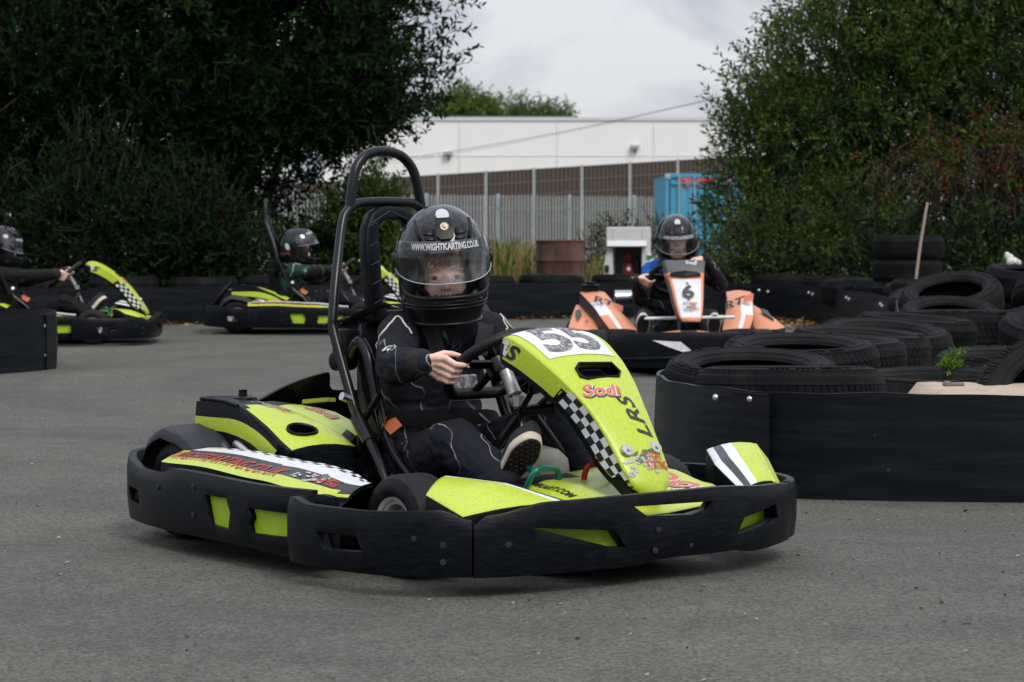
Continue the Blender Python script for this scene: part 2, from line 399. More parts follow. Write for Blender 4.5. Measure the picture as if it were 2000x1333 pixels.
def emblem(parent_mb, fn, w, h, seed, mG, mW, mR, words=True):
    """worn racing sticker: grey speckle, green blot, two red words"""
    lay(parent_mb, blobs2d(seed, 24, w * .62, h * .55, h * .09), lambda a, b: fn(a - w * .2, b - h * .12), mW)
    lay(parent_mb, blobs2d(seed + 1, 8, w * .5, h * .4, h * .13), lambda a, b: fn(a - w * .02, b + h * .18), mG)
    if words:
        t = text2d('WIGHT', h * .26, .02, .2); lay(parent_mb, t, lambda a, b: fn(a * min(1, w * .5 / t[2]) + w * .2, b + h * .14), mR)
        t2 = text2d('KARTING', h * .3, .02, .2); lay(parent_mb, t2, lambda a, b: fn(a * min(1, w * .62 / t2[2]) + w * .2, b - h * .16), mR)

def lrs_kart(label, loc, rotz, group, number='55'):
    K = thing('go_kart', label, 'go-kart', loc, rotz, group)
    # ---- chassis
    mb = MB().prism([(-.12, -.36, .052), (.95, -.36, .052), (1.3, -.22, .052), (1.3, .18, .052), (.95, .32, .052), (-.12, .32, .052)], (0, 0, .008))
    mb.build('floor_pan', DKGREY, K)
    mb = MB()
    for s in (-.34, .27): mb.tube(catmull([(-.2, s, .09), (.3, s * 1.05, .085), (.9, s, .085), (1.25, s * .7, .09), (1.4, s * .4, .1)], 4), .015)
    for x in (-.02, .45, .95, 1.25): mb.tube([(x, -.36, .088), (x, .29, .088)], .014)
    mb.tube([(0, -.5, .14), (0, .4, .14)], .018)
    mb.tube([(1.02, -.5, .13), (1.02, .4, .13)], .012)
    mb.build('chassis', PAINTBLK, K)
    # ---- bumpers
    RR = [(.90, -.69), (.75, -.708), (.5, -.70), (.2, -.675), (0, -.635), (-.14, -.585), (-.24, -.50), (-.29, -.38), (-.30, -.05)]
    RR = RR + [(x, -.1 - y) for x, y in RR[-2::-1]]
    ztr = [(-.3, .238), (-.18, .236), (-.10, .222), (.0, .208), (.17, .207), (.23, .228), (.35, .228), (.7, .222), (.95, .222)]
    mb = wall_ring(RR, lambda p: smo(p.x, ztr), lambda p: .056 + .012 * max(0, -p.x - .1) / .2 + (.006 if p.x > .9 else 0), .022)
    o = mb.build('side_bumper', PLASTIC, K, 0)
    y1 = -.70
    hs = [hole([(.433, y1, .174), (.543, y1, .174), (.563, y1, .136), (.55, y1, .093), (.461, y1, .097)], (0, 1, 0)),
          hole([(.653, y1, .159), (.667, y1, .135), (.655, y1, .115), (.662, y1, .094), (.933, y1, .101), (.885, y1, .159)], (0, 1, 0)),
          hole([(-.10, -.58, .15), (.01, -.60, .148), (.025, -.60, .107), (-.075, -.58, .112)], (.3, 1, 0))]
    hs += [hole([(.45, .6, .174), (.55, .6, .174), (.56, .6, .1), (.46, .6, .1)], (0, 1, 0)), hole([(.65, .6, .159), (.88, .6, .159), (.93, .6, .1), (.66, .6, .1)], (0, 1, 0))]
    cut(o, hs); finish(o, 40, .005)
    mb = MB()
    for x, z in ((.37, .19), (.37, .115), (.60, .178), (.60, .10), (.16, .17)):
        mb.lathe([(.001, -.004), (.0075, -.004), (.0075, .001), (.001, .0018)], 12, Matrix.Translation((x, -.7055 + (.02 if x < .3 else 0) + .006, z)) @ Matrix.Rotation(R(90), 4, 'X'))
    mb.build('bumper_screws', DKGREY, o)
    GR = [(.965, -.655), (.90, -.675), (.875, -.715), (.90, -.757), (.98, -.775), (1.1, -.775), (1.25, -.748), (1.35, -.695), (1.405, -.63), (1.425, -.60)]
    o = wall_ring(GR, lambda p: smo(p.x, [(.86, .208), (.93, .214), (1.0, .203), (1.2, .203), (1.38, .210), (1.425, .188)]) , lambda p: .052, .022, (1.1, -.4)).build('wheel_guard', PLASTIC, K, 0)
    cut(o, [hole([(1.055, -.77, .141), (1.192, -.77, .143), (1.21, -.765, .105), (1.077, -.765, .10)], (-.05, 1, 0))]); finish(o, 40, .005)
    mb = MB()
    for x, y, z, a in ((1.385, -.655, .13, 48), (1.385, -.655, .09, 48), (1.335, -.703, .145, 35)):
        mb.lathe([(.001, -.004), (.0075, -.004), (.0075, .001), (.001, .0018)], 12, Matrix.Translation((x + .006, y - .006, z)) @ Matrix.Rotation(R(a), 4, 'Z') @ Matrix.Rotation(R(90), 4, 'X'))
    mb.build('bumper_screws', DKGREY, o)
    GL = [(1.435, .47), (1.40, .525), (1.34, .575), (1.25, .615), (1.1, .645), (.98, .645), (.90, .625), (.875, .585), (.9, .545), (.965, .53)]
    o = wall_ring(GL, lambda p: .212, lambda p: .06, .022, (1.1, .2)).build('wheel_guard', PLASTIC, K, 0); finish(o, 40, .005)
    FR = [(1.428, -.597), (1.455, -.54), (1.485, -.42), (1.508, -.24), (1.525, 0), (1.53, .12), (1.505, .30), (1.465, .42), (1.437, .467)]
    mb = wall_ring(FR, lambda p: smo(p.y, [(-.6, .175), (-.56, .196), (-.4, .222), (-.1, .226), (.1, .228), (.35, .215), (.47, .208)]), lambda p: smo(p.y, [(-.6, .05), (-.12, .05), (-.08, .062), (.2, .062), (.24, .052), (.47, .06)]), .024)
    o = mb.build('front_bumper', PLASTIC, K, 0)
    X = 1.515
    cut(o, [hole([(X, -.165, .197), (X, .085, .194), (X, .065, .173), (X, .015, .165), (X, -.125, .171)], (1, 0, 0)),
            hole([(X, -.46, .164), (X, -.225, .143), (X, -.19, .099), (X, -.24, .104)], (1, 0, .0)),
            hole([(1.49, .165, .101), (1.49, .20, .143), (1.47, .345, .165), (1.46, .36, .128)], (1, .3, 0))])
    finish(o, 40, .005)
    mb = MB()
    for y, z in ((-.52, .128), (-.50, .078), (-.09, .135), (.02, .09), (-.1, .085)):
        x = 1.463 if y < -.4 else 1.524
        mb.lathe([(.001, -.004), (.0075, -.004), (.0075, .001), (.001, .0018)], 12, Matrix.Translation((x + .004, y - .002, z)) @ Matrix.Rotation(R(80 if y > -.3 else 68), 4, 'Z') @ Matrix.Rotation(R(90), 4, 'X'))
    mb.build('bumper_screws', DKGREY, o)
    mb = MB()
    mb.slab([[(.41, -.686, .082), (.41, -.686, .185)], [(.56, -.694, .082), (.56, -.694, .185)], [(.75, -.699, .082), (.75, -.699, .185)], [(.90, -.681, .082), (.90, -.681, .185)]], (0, .006, 0)).build('lime_backing', GREENIN, K)
    MB().prism([(1.405, -.52, .075), (1.486, -.18, .075), (1.49, -.10, .075), (1.49, -.10, .168), (1.486, -.18, .168), (1.405, -.52, .168)], (-.008, 0, 0)).build('lime_backing', GREENIN, K)
    MB().prism([(1.492, .10, .075), (1.468, .28, .075), (1.43, .38, .075), (1.43, .38, .16), (1.468, .28, .16), (1.492, .10, .13)], (-.008, 0, 0)).build('lime_backing', GREENIN, K)
    # ---- wheels
    kart_wheel(K, 0, -.455, .14, .15); kart_wheel(K, 0, .355, .14, .15)
    kart_wheel(K, 1.02, -.465, .13, .13, R(-2)); kart_wheel(K, 1.02, .365, .13, .13, R(-2))
    # ---- rear fenders
    for ys in (1, -1):
        yy = lambda y: y if ys > 0 else -.1 - y
        P = []
        for i in range(13):
            a = R(168 - 158 * i / 12); r = .172 + (.012 if 2 < i < 6 else 0)
            P.append([(r * cos(a), yy(y), .14 + r * sin(a) + d) for y, d in ((-.545, -.03), (-.535, -.008), (-.50, 0), (-.30, 0), (-.27, -.01))])
        MB().slab(P, (0, 0, -.006)).build('rear_fender', DKGREY, K, 50, .002)
    # ---- side pods: banded top with lettering
    for ys in (1, -1):
        yy = lambda y: y if ys > 0 else -.1 - y
        nu = 28
        bands = [0, .10, .24, .56, .60, .86, .93, 1.0]
        def podpt(u, v):
            x = .09 + .81 * u
            yo = smo(x, [(.05, -.615), (.15, -.635), (.7, -.652), (.84, -.625), (.91, -.575)]); yi = smo(x, [(.05, -.50), (.15, -.46), (.75, -.455), (.91, -.50)])
            z = .226 + .032 * (1 - (1 - v) ** 2.2) + smo(x, [(.05, .006), (.3, .010), (.6, -.002), (.93, -.03)])
            return Vector((x, yy(yo + (yi - yo) * v), z))
        rows = [[podpt(i / nu, v) for v in bands] for i in range(nu + 1)]
        def pm(i, j):
            u = i / nu
            if j == 0: return 0
            if j == 1: return 0 if u < .93 else 1
            if j == 2: return 1 if u > .03 else 0
            if j == 3: return 2 if u > .55 else 1
            if j == 4: return 2
            return (1 if (i + j) % 2 else 2) if u > .08 else 0
        mb = MB().slab(rows, (0, yy(0) * 0, -.012), 0, pm, 3)
        pod = mb.build('side_pod', [GREEN, BLACKV, WHITE, PLASTIC], K, 50, 0)
        # body below the top
        body = MB(); prof = []
        for i in range(nu + 1):
            a, b = podpt(i / nu, 0), podpt(i / nu, 1)
            prof.append([Vector((a.x, a.y, a.z - .011)), Vector((a.x, yy(-.668 if .1 < i / nu < .9 else -.63), .16)), Vector((a.x, yy(-.655), .10)), Vector((b.x, yy(-.44), .10)), Vector((b.x, b.y, b.z - .011))])
        body.grid(prof, 0, lambda i, j: 1 if j in (1,) else 0); body.build('pod_body', [PLASTIC, GREENIN], pod, 50)
        eps = .0016
        deco = MB()
        if ys > 0:
            fn = lambda a, b: podpt(.34 + a / .81, .30 + b / .19) + Vector((0, 0, eps))
            t = text2d('WIGHTKARTING.CO.UK', .060, .010, .2, .62, 1.14); s = .54 / t[2]
            lay(deco, t, lambda a, b: fn(a * s, b), 0, .03)
            emblem(deco, lambda a, b: podpt(.83 + a / .81, .42 + b / .19) + Vector((0, 0, eps)), .17, .085, 11, 1, 2, 0)
        else:
            fn = lambda a, b: podpt(.36 - a / .81, .30 + b / .19) + Vector((0, 0, eps))
            t = text2d('WIGHTKARTING.CO.UK', .060, .010, .2, .62, 1.14); s = .54 / t[2]
            lay(deco, t, lambda a, b: fn(a * s, b), 0, .03)
        deco.build('lettering', [REDV, LOGOG, LOGOW], pod, 0)
    # ---- engine cover
    ne = [(-.05, .385), (.01, .387), (.10, .383), (.153, .377), (.216, .353), (.278, .326), (.34, .292), (.392, .268)]
    fe = [(-.05, .372), (.013, .366), (.10, .356), (.191, .343), (.25, .33), (.315, .315), (.37, .295), (.425, .272)]
    def cov(u, v):
        a = u * (len(ne) - 1); i = min(int(a), len(ne) - 2); t = a - i
        n_ = Vector((ne[i][0] + (ne[i + 1][0] - ne[i][0]) * t, -.405, ne[i][1] + (ne[i + 1][1] - ne[i][1]) * t))
        f_ = Vector((fe[i][0] + (fe[i + 1][0] - fe[i][0]) * t, -.2, fe[i][1] + (fe[i + 1][1] - fe[i][1]) * t))
        return n_ + (f_ - n_) * v + Vector((0, 0, .014 * 4 * v * (1 - v)))
    NU = 28
    vb = [0, .05, .12, .3, .5, .7, .9, 1]
    rows = [[cov(i / NU, v) for v in vb] for i in range(NU + 1)]
    mb = MB().slab(rows, (0, 0, -.02), 0, lambda i, j: 1 if (i > 10 + (2 if j < 2 else 0) and j > 0) else 0, 0)
    ec = mb.build('engine_cover', [PLASTIC, GREEN], K, 50)
    co = [cov(.80 + .068 * cos(a), .44 + .20 * sin(a)) for a in [2 * pi * k / 16 for k in range(16)]]
    cut(ec, [MB().prism([p + Vector((0, 0, -.1)) for p in co], (0, 0, .2))]); finish(ec, 45, .0015, 1)
    well = MB().tube([p + Vector((0, 0, .002)) for p in co], .005, 6, closed=True)
    well.add([p + Vector((0, 0, -.002)) for p in co] + [p + Vector((.0, 0, -.035)) for p in co], [(k, (k + 1) % 16, 16 + (k + 1) % 16, 16 + k) for k in range(16)] + [tuple(range(16, 32))])
    well.build('starter_well', PLASTIC, ec)
    c0 = cov(.805, .45)
    MB().lathe([(.001, 0), (.010, 0), (.010, .014), (.005, .014), (.001, .012)], 14, Matrix.Translation(c0 + Vector((0, 0, -.030)))).build('starter_knob', ALLOY, ec)
    # black deck with filler cap
    mb = MB().lathe([(.001, 0), (.036, 0), (.034, .007), (.024, .011), (.001, .011)], 20, Matrix.Translation((.03, -.31, .386)))
    mb.lathe([(.001, .011), (.0135, .011), (.012, .022), (.001, .023)], 12, Matrix.Translation((.03, -.31, .386)))
    for k in range(5): mb.box((.03 + .009 * cos(k * 1.256), -.31 + .009 * sin(k * 1.256), .411), (.005, .005, .008))
    mb.build('filler_cap', PLASTIC, ec)
    mb = MB()
    mb.tube(catmull([(-.05, -.21, .380), (-.055, -.30, .388), (-.052, -.395, .390), (.0, -.408, .391), (.08, -.408, .389), (.15, -.407, .380)], 5), .005, 6); mb.build('deck_rim', PLASTIC, ec)
    # outer side face with the lime arch
    O_ = [(-.055, .382), (.01, .384), (.153, .372), (.236, .338), (.298, .308), (.352, .283)]
    G0 = [(-.055, .341), (.017, .341), (.147, .341), (.236, .322), (.298, .297), (.352, .268)]
    G1 = [(-.055, .304), (.009, .304), (.108, .302), (.21, .284), (.273, .258), (.306, .232)]
    O3 = [(-.055, .262), (.006, .262), (.06, .272), (.16, .268), (.235, .245), (.272, .225)]
    rows = []
    for i in range(6):
        rows.append([(p[i][0], -.412 - (.004 if 0 < k < 3 else 0), p[i][1]) for k, p in enumerate((O_, G0, G1, O3))])
    rows = [[tuple(q) for q in catmull([r[j] for r in rows], 4)] for j in range(4)]
    rows = [[rows[j][i] for j in range(4)] for i in range(len(rows[0]))]
    MB().slab(rows, (0, .02, 0), 0, lambda i, j: 1 if j == 1 else 0).build('cover_side', [PLASTIC, GREEN], ec, 40)
    mb = MB().prism([(.352, -.41, .283), (.352, -.41, .225), (.40, -.40, .225), (.40, -.40, .268)], (0, .012, 0))
    fr = [[cov(1, v) + Vector((0, 0, -.012)), cov(1, v) + Vector((.004, 0, -.075))] for v in (0, .25, .5, .75, 1)]
    mb.slab(fr, (-.012, 0, 0)); mb.build('cover_front', PLASTIC, ec, 40)
    # inner lime panel with the script, and its black edge
    def cov2(u, v):
        a = cov(u * .92, 1); b0 = [(-.04, .352), (.06, .352), (.13, .349), (.21, .328), (.29, .304)]
        t = u * 4; i = min(3, int(t)); t -= i
        b = Vector((b0[i][0] + (b0[i + 1][0] - b0[i][0]) * t, -.06, b0[i][1] + (b0[i + 1][1] - b0[i][1]) * t))
        return a + (b - a) * v + Vector((0, .004 * (1 - v), .010 * 4 * v * (1 - v) - .003))
    rows = [[cov2(i / 16, v) for v in (0, .1, .3, .6, .85, 1)] for i in range(17)]
    ec2 = MB().slab(rows, (0, 0, -.05), 0, lambda i, j: 1 if i < 3 or (i > 13 and j < 2) else 0, 1).build('engine_lid', [GREEN, PLASTIC], K, 45)
    deco = MB()
    emblem(deco, lambda a, b: cov(.40 - b / .45, .52 + a * .6 / .2) + Vector((0, 0, .002)) if False else cov(.42 + a * .75 / .47 , .55 + b / .2 + a * 1.2) + Vector((0, 0, .002)), .15, .075, 21, 1, 2, 0)
    t = text2d('Sodi', .055, .03, .3)
    fnS = lambda a, b: cov2(.52 + a / .36, .5 + b / .16) + Vector((0, 0, .0025))
    lay(deco, text2d('Sodi', .058, .075, .3), lambda a, b: fnS(a, b) - Vector((0, 0, .001)), 3, .02); lay(deco, t, fnS, 0, .02)
    deco.build('lettering', [SALMON, LOGOG, LOGOW, WHITE], ec, 0)
    # engine block and exhaust below
    mb = MB().box((.08, -.30, .2), (.2, .16, .16)); 
    for k in range(7): mb.box((.19 + .0 * k, -.30, .15 + .016 * k), (.06, .17, .006))
    mb.build('engine', DKGREY, K, 0, .004)
    MB().tube(catmull([(.12, -.395, .27), (.17, -.42, .272), (.23, -.425, .25), (.265, -.42, .225), (.29, -.42, .19)], 5), .012).build('exhaust', STEEL, K)
    MB().tube(catmull([(.10, -.40, .235), (.16, -.42, .235), (.22, -.42, .205)], 5), .012).build('red_hose', REDT, K)
    MB().tube(catmull([(.06, -.40, .25), (.10, -.425, .262), (.12, -.425, .24), (.13, -.41, .2)], 5), .017).build('spark_plug_cap', GREYV, K)
    # ---- rear cover (ribbed inside, chequered outside)
    out = [(-.22, .26), (-.19, .345), (-.14, .375), (-.06, .417), (.04, .445), (.065, .44), (.10, .392), (.2, .385), (.26, .34), (.27, .27)]
    rc = MB(); f = lambda y, z, o: (-.20 + (z - .26) * .75 + o, y, z)
    top = catmull([(y, z, 0) for y, z in out], 4); nz = 8
    rows = [[f(p.x, .22 + (p.y - .22) * k / nz, 0) for k in range(nz + 1)] for p in top]
    rc.slab(rows, (-.018, 0, .0), 0).build('rear_cover', PLASTIC, K, 40, .004)
    chk = MB(); rows = [[f(p.x, .25 + (p.y - .262) * k / nz, -.0195) for k in range(nz + 1)] for p in top]
    chk.grid(rows, 0, lambda i, j: (i // 2 + j) % 2).build('chequer', [WHITE, BLACKV], K.children[-1] if False else [c for c in COL.objects if c.parent == K and c.name.startswith('rear_cover')][-1], 0)
    rib = MB()
    for k in range(14):
        y = -.16 + k * .015; zt = min(interp(y, out) - .03, .41); rib.tube([f(y, .27, .003), f(y, zt, .003)], .003, 5)
    rib.build('ribs', PLASTIC, [c for c in COL.objects if c.parent == K and c.name.startswith('rear_cover')][-1])
    MB().slab([[(-.03, -.06, .372), (-.12, .0, .352)], [(.01, .0, .378), (-.03, .06, .372)]], (0, 0, -.012)).build('rear_spoiler_tip', GREEN, K, 0)
    # ---- roll bar
    yc = .075; mir = lambda p: (p[0], 2 * yc - p[1], p[2])
    half = [(.66, -.235, .10), (.55, -.222, .25), (.43, -.20, .36), (.395, -.195, .41), (.31, -.192, .585), (.298, -.186, .63), (.27, -.155, .735), (.215, -.095, .875), (.203, -.07, .92), (.2, -.03, .945), (.2, .02, .951)]
    pts = half + [(.2, yc, .952)] + [mir(p) for p in half[::-1]]
    rb = MB().tube(catmull(pts, 5), .0142, 12).build('roll_bar', PAINTBLK, K, 60)
    h2 = [(.2, -.055, .935), (.197, -.04, 1.01), (.193, -.025, 1.052), (.19, .005, 1.082), (.188, .04, 1.095)]
    MB().tube(catmull(h2 + [(.188, yc, 1.098)] + [mir(p) for p in h2[::-1]], 5), .0148, 12).build('hoop', PAINTBLK, rb, 60)
    mb = MB().tube([(.43, -.2, .352), (.505, -.212, .29)], .021, 12)
    mb.tube([(.50, -.175, .42), (.43, -.19, .33), (.43, -.19, .26)], .010); mb.build('clamp_sleeve', PAINTBLK, rb, 60)
    mb = MB().lathe([(.001, 0), (.012, 0), (.012, .03), (.001, .03)], 8, Matrix.Translation((.43, -.225, .405)) @ Matrix.Rotation(R(70), 4, 'X')); mb.build('bolt', STEEL, rb)
    # ---- seat
    pad = MB(); A = []; 
    outer = [(-.028, .60), (-.034, .80), (-.026, .875), (.0, .92), (.035, .937), (.075, .94)]
    outer = outer + [(2 * yc - y, z) for y, z in outer[-2::-1]]
    sl = [(.02, .655), (.02, .87), (.03, .892), (.05, .90), (.10, .90), (.12, .892), (.13, .87), (.13, .655), (.12, .64), (.03, .64)]
    o = MB().prism([(.235 - (z - .6) * .12, y, z) for y, z in outer], (.04, 0, 0)).build('headrest', PLASTIC, K, 0)
    cut(o, [MB().prism([(.0, y, z) for y, z in sl], (.6, 0, 0))]); finish(o, 40, .010, 3)
    mb = MB()
    for k in range(5):
        z = .66 + k * .055; mb.tube([(.2745 - (z - .6) * .12, -.020, z), (.2745 - (z - .6) * .12, .010, z + .012)], .0013, 5)
    mb.tube([(.2425, -.01, .89), (.2375, .06, .925), (.2405, .13, .90)], .0015, 5); mb.build('quilt_seams', GREYV, o)
    spine = [(.72, .15), (.6, .105), (.45, .09), (.33, .105), (.27, .17), (.245, .28), (.232, .42), (.222, .6)]
    rows = []
    for i, (x, z) in enumerate(spine):
        w = .185 if i < 5 else .175 - .012 * (i - 5); d = .11 if i in (1, 2) else (.16 if 2 < i < 6 else .07)
        up = Vector((0, 0, 1)) if i < 3 else (Vector((.75, 0, .65)) if i < 5 else Vector((1, 0, .1)))
        row = []
        for k in range(13):
            t = -1 + 2 * k / 12; yv = yc + w * (math.copysign(abs(t) ** .8, t)); lift = d * abs(t) ** 5
            row.append(Vector((x, yv, z)) + up * lift)
        rows.append(row)
    rows = [[r[j] for r in rows] for j in range(13)]; rows = [catmull(r, 3) for r in rows]
    MB().slab(rows, (-.012, 0, -.012)).build('seat', PLASTIC, K, 60, .004)
    mb = MB()
    for s in (0, 1):
        q = [(.30, -.125, .52), (.35, -.135, .56), (.40, -.14, .52), (.45, -.145, .40), (.52, -.15, .27), (.66, -.15, .16)]
        q = [mir(p) for p in q] if s else q
        mb.tube(catmull(q, 5), .016)
    mb.build('seat_rail', PAINTBLK, K, 60)
    mb = MB().box((.27, -.12, .545), (.07, .05, .09)); mb.tube([(.27, -.20, .60), (.25, -.10, .62), (.24, .0, .61)], .006)
    mb.tube([(.25, -.15, .50), (.25, -.08, .50)], .028, 14)
    mb.build('belt_reel', PLASTIC, K, 40, .006)
    MB().prism([(.47, -.155, .345), (.53, -.16, .31), (.55, -.135, .335), (.50, -.13, .365)], (.002, -.003, 0)).build('belt_tag', TAG, K)
    # ---- steering
    c = Vector((.80, 0, .505)); n = Vector((-.62, 0, .785)).normalized(); up = Vector((.785, 0, .62)).normalized(); lt = Vector((0, 1, 0)); RW = .150
    ring = [c + lt * RW * cos(a) * .98 + up * (RW * sin(a) if sin(a) > -.86 else -RW * .86) for a in [2 * pi * k / 48 for k in range(48)]]
    sw = MB().tube(ring, .0158, 12, closed=True).build('steering_wheel', FOAM, K, 60)
    mb = MB()
    for a in (175, 5, 270): mb.prism([c + (lt * cos(R(a)) + up * sin(R(a))) * .02 + lt * cos(R(a + 90)) * .016 + up * sin(R(a + 90)) * .016, c + (lt * cos(R(a)) + up * sin(R(a))) * .145 + (lt * cos(R(a + 90)) + up * sin(R(a + 90))) * .013, c + (lt * cos(R(a)) + up * sin(R(a))) * .145 - (lt * cos(R(a + 90)) + up * sin(R(a + 90))) * .013, c + (lt * cos(R(a)) + up * sin(R(a))) * .02 - lt * cos(R(a + 90)) * .016 - up * sin(R(a + 90)) * .016], n * .007)
    mb.build('spokes', PAINTBLK, sw, 0)
    MB().lathe([(.001, -.03), (.034, -.03), (.036, .012), (.001, .014)], 20, Matrix.Translation(c) @ n.to_track_quat('Z', 'Y').to_matrix().to_4x4()).build('wheel_hub', PAINTBLK, sw)
    MB().tube([(.815, 0, .49), (.88, -.005, .42), (.945, -.01, .27), (.99, -.01, .17)], .011, 12).build('steering_column', STEEL, K, 60)
    mb = MB().tube([(.84, -.008, .492), (.88, -.008, .432)], .019, 16); mb.box((.90, -.012, .405), (.02, .02, .05)); mb.build('column_bearing', ALLOY, K, 60)
    mb = MB()
    mb.tube([(1.04, -.08, .535), (.985, -.04, .445), (.915, -.02, .385)], .008); mb.tube([(1.04, .08, .535), (.985, .04, .445), (.915, .02, .385)], .008)
    mb.tube([(.915, -.02, .385), (.87, -.06, .30), (.82, -.12, .10)], .013); mb.tube([(.915, .02, .385), (.94, .10, .28), (.96, .16, .10)], .013)
    mb.tube([(.90, -.03, .385), (.96, .06, .40)], .016, 12)
    mb.build('column_support', PAINTBLK, K, 60)
    # ---- fuel tank, pedals, hoses
    rows = []
    for z, a, b in ((.10, .10, .085), (.21, .108, .09), (.26, .10, .085), (.285, .075, .062), (.295, .035, .03)):
        rows.append([(.90 + a * .9 * math.copysign(abs(cos(t)) ** .6, cos(t)), .03 + b * math.copysign(abs(sin(t)) ** .6, sin(t)), z) for t in [2 * pi * k / 28 for k in range(29)]])
    tk = MB().grid(rows).add([rows[-1][k] for k in range(28)], [tuple(range(28))]).build('fuel_tank', TANK, K, 60)
    MB().lathe([(.001, 0), (.022, 0), (.022, .025), (.001, .027)], 14, Matrix.Translation((.87, .03, .293))).build('tank_cap', GLOSSBLK, tk)
    MB().slab([[(.775, -.075, .27), (.795, -.085, .15)], [(.82, -.10, .27), (.84, -.10, .15)]], (.004, -.012, 0)).build('tank_strap', GREENIN, tk, 0, .003)
    mb = MB(); mb.tube(catmull([(1.03, -.19, .09), (1.13, -.19, .20), (1.16, -.18, .255), (1.155, -.13, .262), (1.14, -.08, .245), (1.12, -.08, .16)], 5), .008)
    mb.tube([(1.03, -.10, .255), (1.16, -.17, .252)], .0085); mb.build('throttle_pedal', GREENT, K)
    MB().tube(catmull([(1.05, .11, .09), (1.15, .10, .20), (1.18, .05, .262), (1.16, 0, .255), (1.14, .0, .16)], 5), .008).build('brake_pedal', REDT, K)
    # ---- nose panel
    cp = [(.955, .585), (.975, .606), (1.02, .612), (1.075, .594), (1.13, .563), (1.19, .522), (1.25, .472), (1.31, .408), (1.36, .342), (1.40, .283), (1.425, .240), (1.435, .215)]
    hw = [(.955, .12), (.975, .135), (1.02, .145), (1.09, .143), (1.16, .132), (1.23, .113), (1.29, .093), (1.35, .080), (1.40, .073), (1.425, .060), (1.435, .035)]
    cc = catmull([(a, 0, b) for a, b in cp], 6); LN = [0]
    for a, b in zip(cc, cc[1:]): LN.append(LN[-1] + (b - a).length)
    def npx(s):                       # centreline point and normal at arc length s
        s = max(0, min(LN[-1] - 1e-6, s)); i = max(k for k in range(len(LN) - 1) if LN[k] <= s); t = (s - LN[i]) / (LN[i + 1] - LN[i])
        p = cc[i] + (cc[i + 1] - cc[i]) * t; d = (cc[i + 1] - cc[i]).normalized(); return p, Vector((-d.z, 0, d.x)) * (1 if d.x >= 0 or True else -1)
    def nose(s, y, up=0):
        p, nn = npx(s); w = interp(p.x, hw)
        return p + Vector((0, y, 0)) + nn * (up - .017 * min(1.2, (y / max(w, .02)) ** 2))
    NS = 60; W7 = (-1, -.97, -.8, -.5, -.2, .1, .4, .7, .97, 1)
    rows = []
    for i in range(NS + 1):
        s = LN[-1] * i / NS; p, nn = npx(s); w = interp(p.x, hw); sd = smo(p.x, [(.955, .05), (1.05, .062), (1.2, .055), (1.36, .06), (1.435, .03)])
        L_ = [nose(s, -w, 0) - nn * sd * .97 + Vector((-.012, -.006, 0)), nose(s, -w, 0) - nn * .004 + Vector((0, -.004, 0))]
        R_ = [nose(s, w, 0) - nn * .004 + Vector((0, .004, 0)), nose(s, w, 0) - nn * sd * .97 + Vector((-.012, .006, 0))]
        rows.append(L_ + [nose(s, w * k) for k in W7] + R_)
    def sidemat(i, j):
        return 0
    o = MB().slab(rows, (-.010, 0, -.012), 0, None, 1).build('nose_panel', [GREEN, PLASTIC], K, 0)
    so = LN[-1] * .31
    vt = [(-.075, -.022), (-.06, -.032), (.05, -.03), (.07, -.01), (.062, .024), (-.05, .026), (-.07, .01)]
    s_at = lambda x: min(range(len(cc)), key=lambda k: abs(cc[k].x - x))
    sv = LN[s_at(1.20)]
    ring = [nose(sv - b, a + .005, 0) for a, b in vt]; nv = npx(sv)[1]
    cut(o, [MB().prism([p - nv * .1 for p in ring], nv * .2)]); finish(o, 38, .003, 2)
    np_ = o
    mb = MB().tube([p + nv * .002 for p in ring], .004, 6, closed=True)
    k = len(ring); mb.add([p - nv * .001 for p in ring] + [p - nv * .03 for p in ring], [(i, (i + 1) % k, k + (i + 1) % k, k + i) for i in range(k)] + [tuple(range(k, 2 * k))])
    q = [nose(sv - b * .6 - .004, a * .55, -.02) for a, b in vt]; mb.tube(q, .003, 6, closed=True); mb.build('vent', PLASTIC, np_, 40)
    sn = LN[s_at(1.077)]
    if number:
        mb = MB(); fn = lambda a, b: nose(sn - b, a + .003, .0016)
        lay(mb, poly2d([(-.132, .075), (-.10, .088), (.095, .088), (.128, .072), (.108, -.088), (-.118, -.086)]), fn, 0, .015); 
        fn2 = lambda a, b: nose(sn - b, a, .0028)
        for kx, ch in enumerate(number):
            t = text2d(ch, .140, .035, 0, 1.1); lay(mb, t, lambda a, b: fn2(a - .050 + .100 * kx, b + .000), 1, .012)
        mb.build('number_sticker', [WHITE, DIGIT], np_, 0)
    deco = MB()
    # script across the slope, letters along it, emblem, studs
    sS = LN[s_at(1.262)]
    fS = lambda a, b: nose(sS - .004 - b * .74 + a * .10, a * .70 - .036, .0016)
    lay(deco, text2d('Sodi', .058, .075, .3, 1.25), lambda a, b: fS(a + .003, b - .004) , 5, .012)
    lay(deco, text2d('Sodi', .056, .055, .3, 1.25), lambda a, b: fS(a, b) + npx(sS)[1] * .0006, 3, .012)
    lay(deco, text2d('Sodi', .054, .025, .3, 1.25), lambda a, b: fS(a, b) + npx(sS)[1] * .0012, 0, .012)
    sL = LN[s_at(1.325)]
    t = text2d('LRS', .050, .016, .25, 1.25); kk = .135 / t[2]
    lay(deco, t, lambda a, b: nose(sL - .020 - a * kk, .026 - b - a * kk * .12, .0016), 4, .012)
    sE = LN[s_at(1.392)]
    emblem(deco, lambda a, b: nose(sE - b, a + .0, .0018), .13, .085, 31, 1, 2, 6)
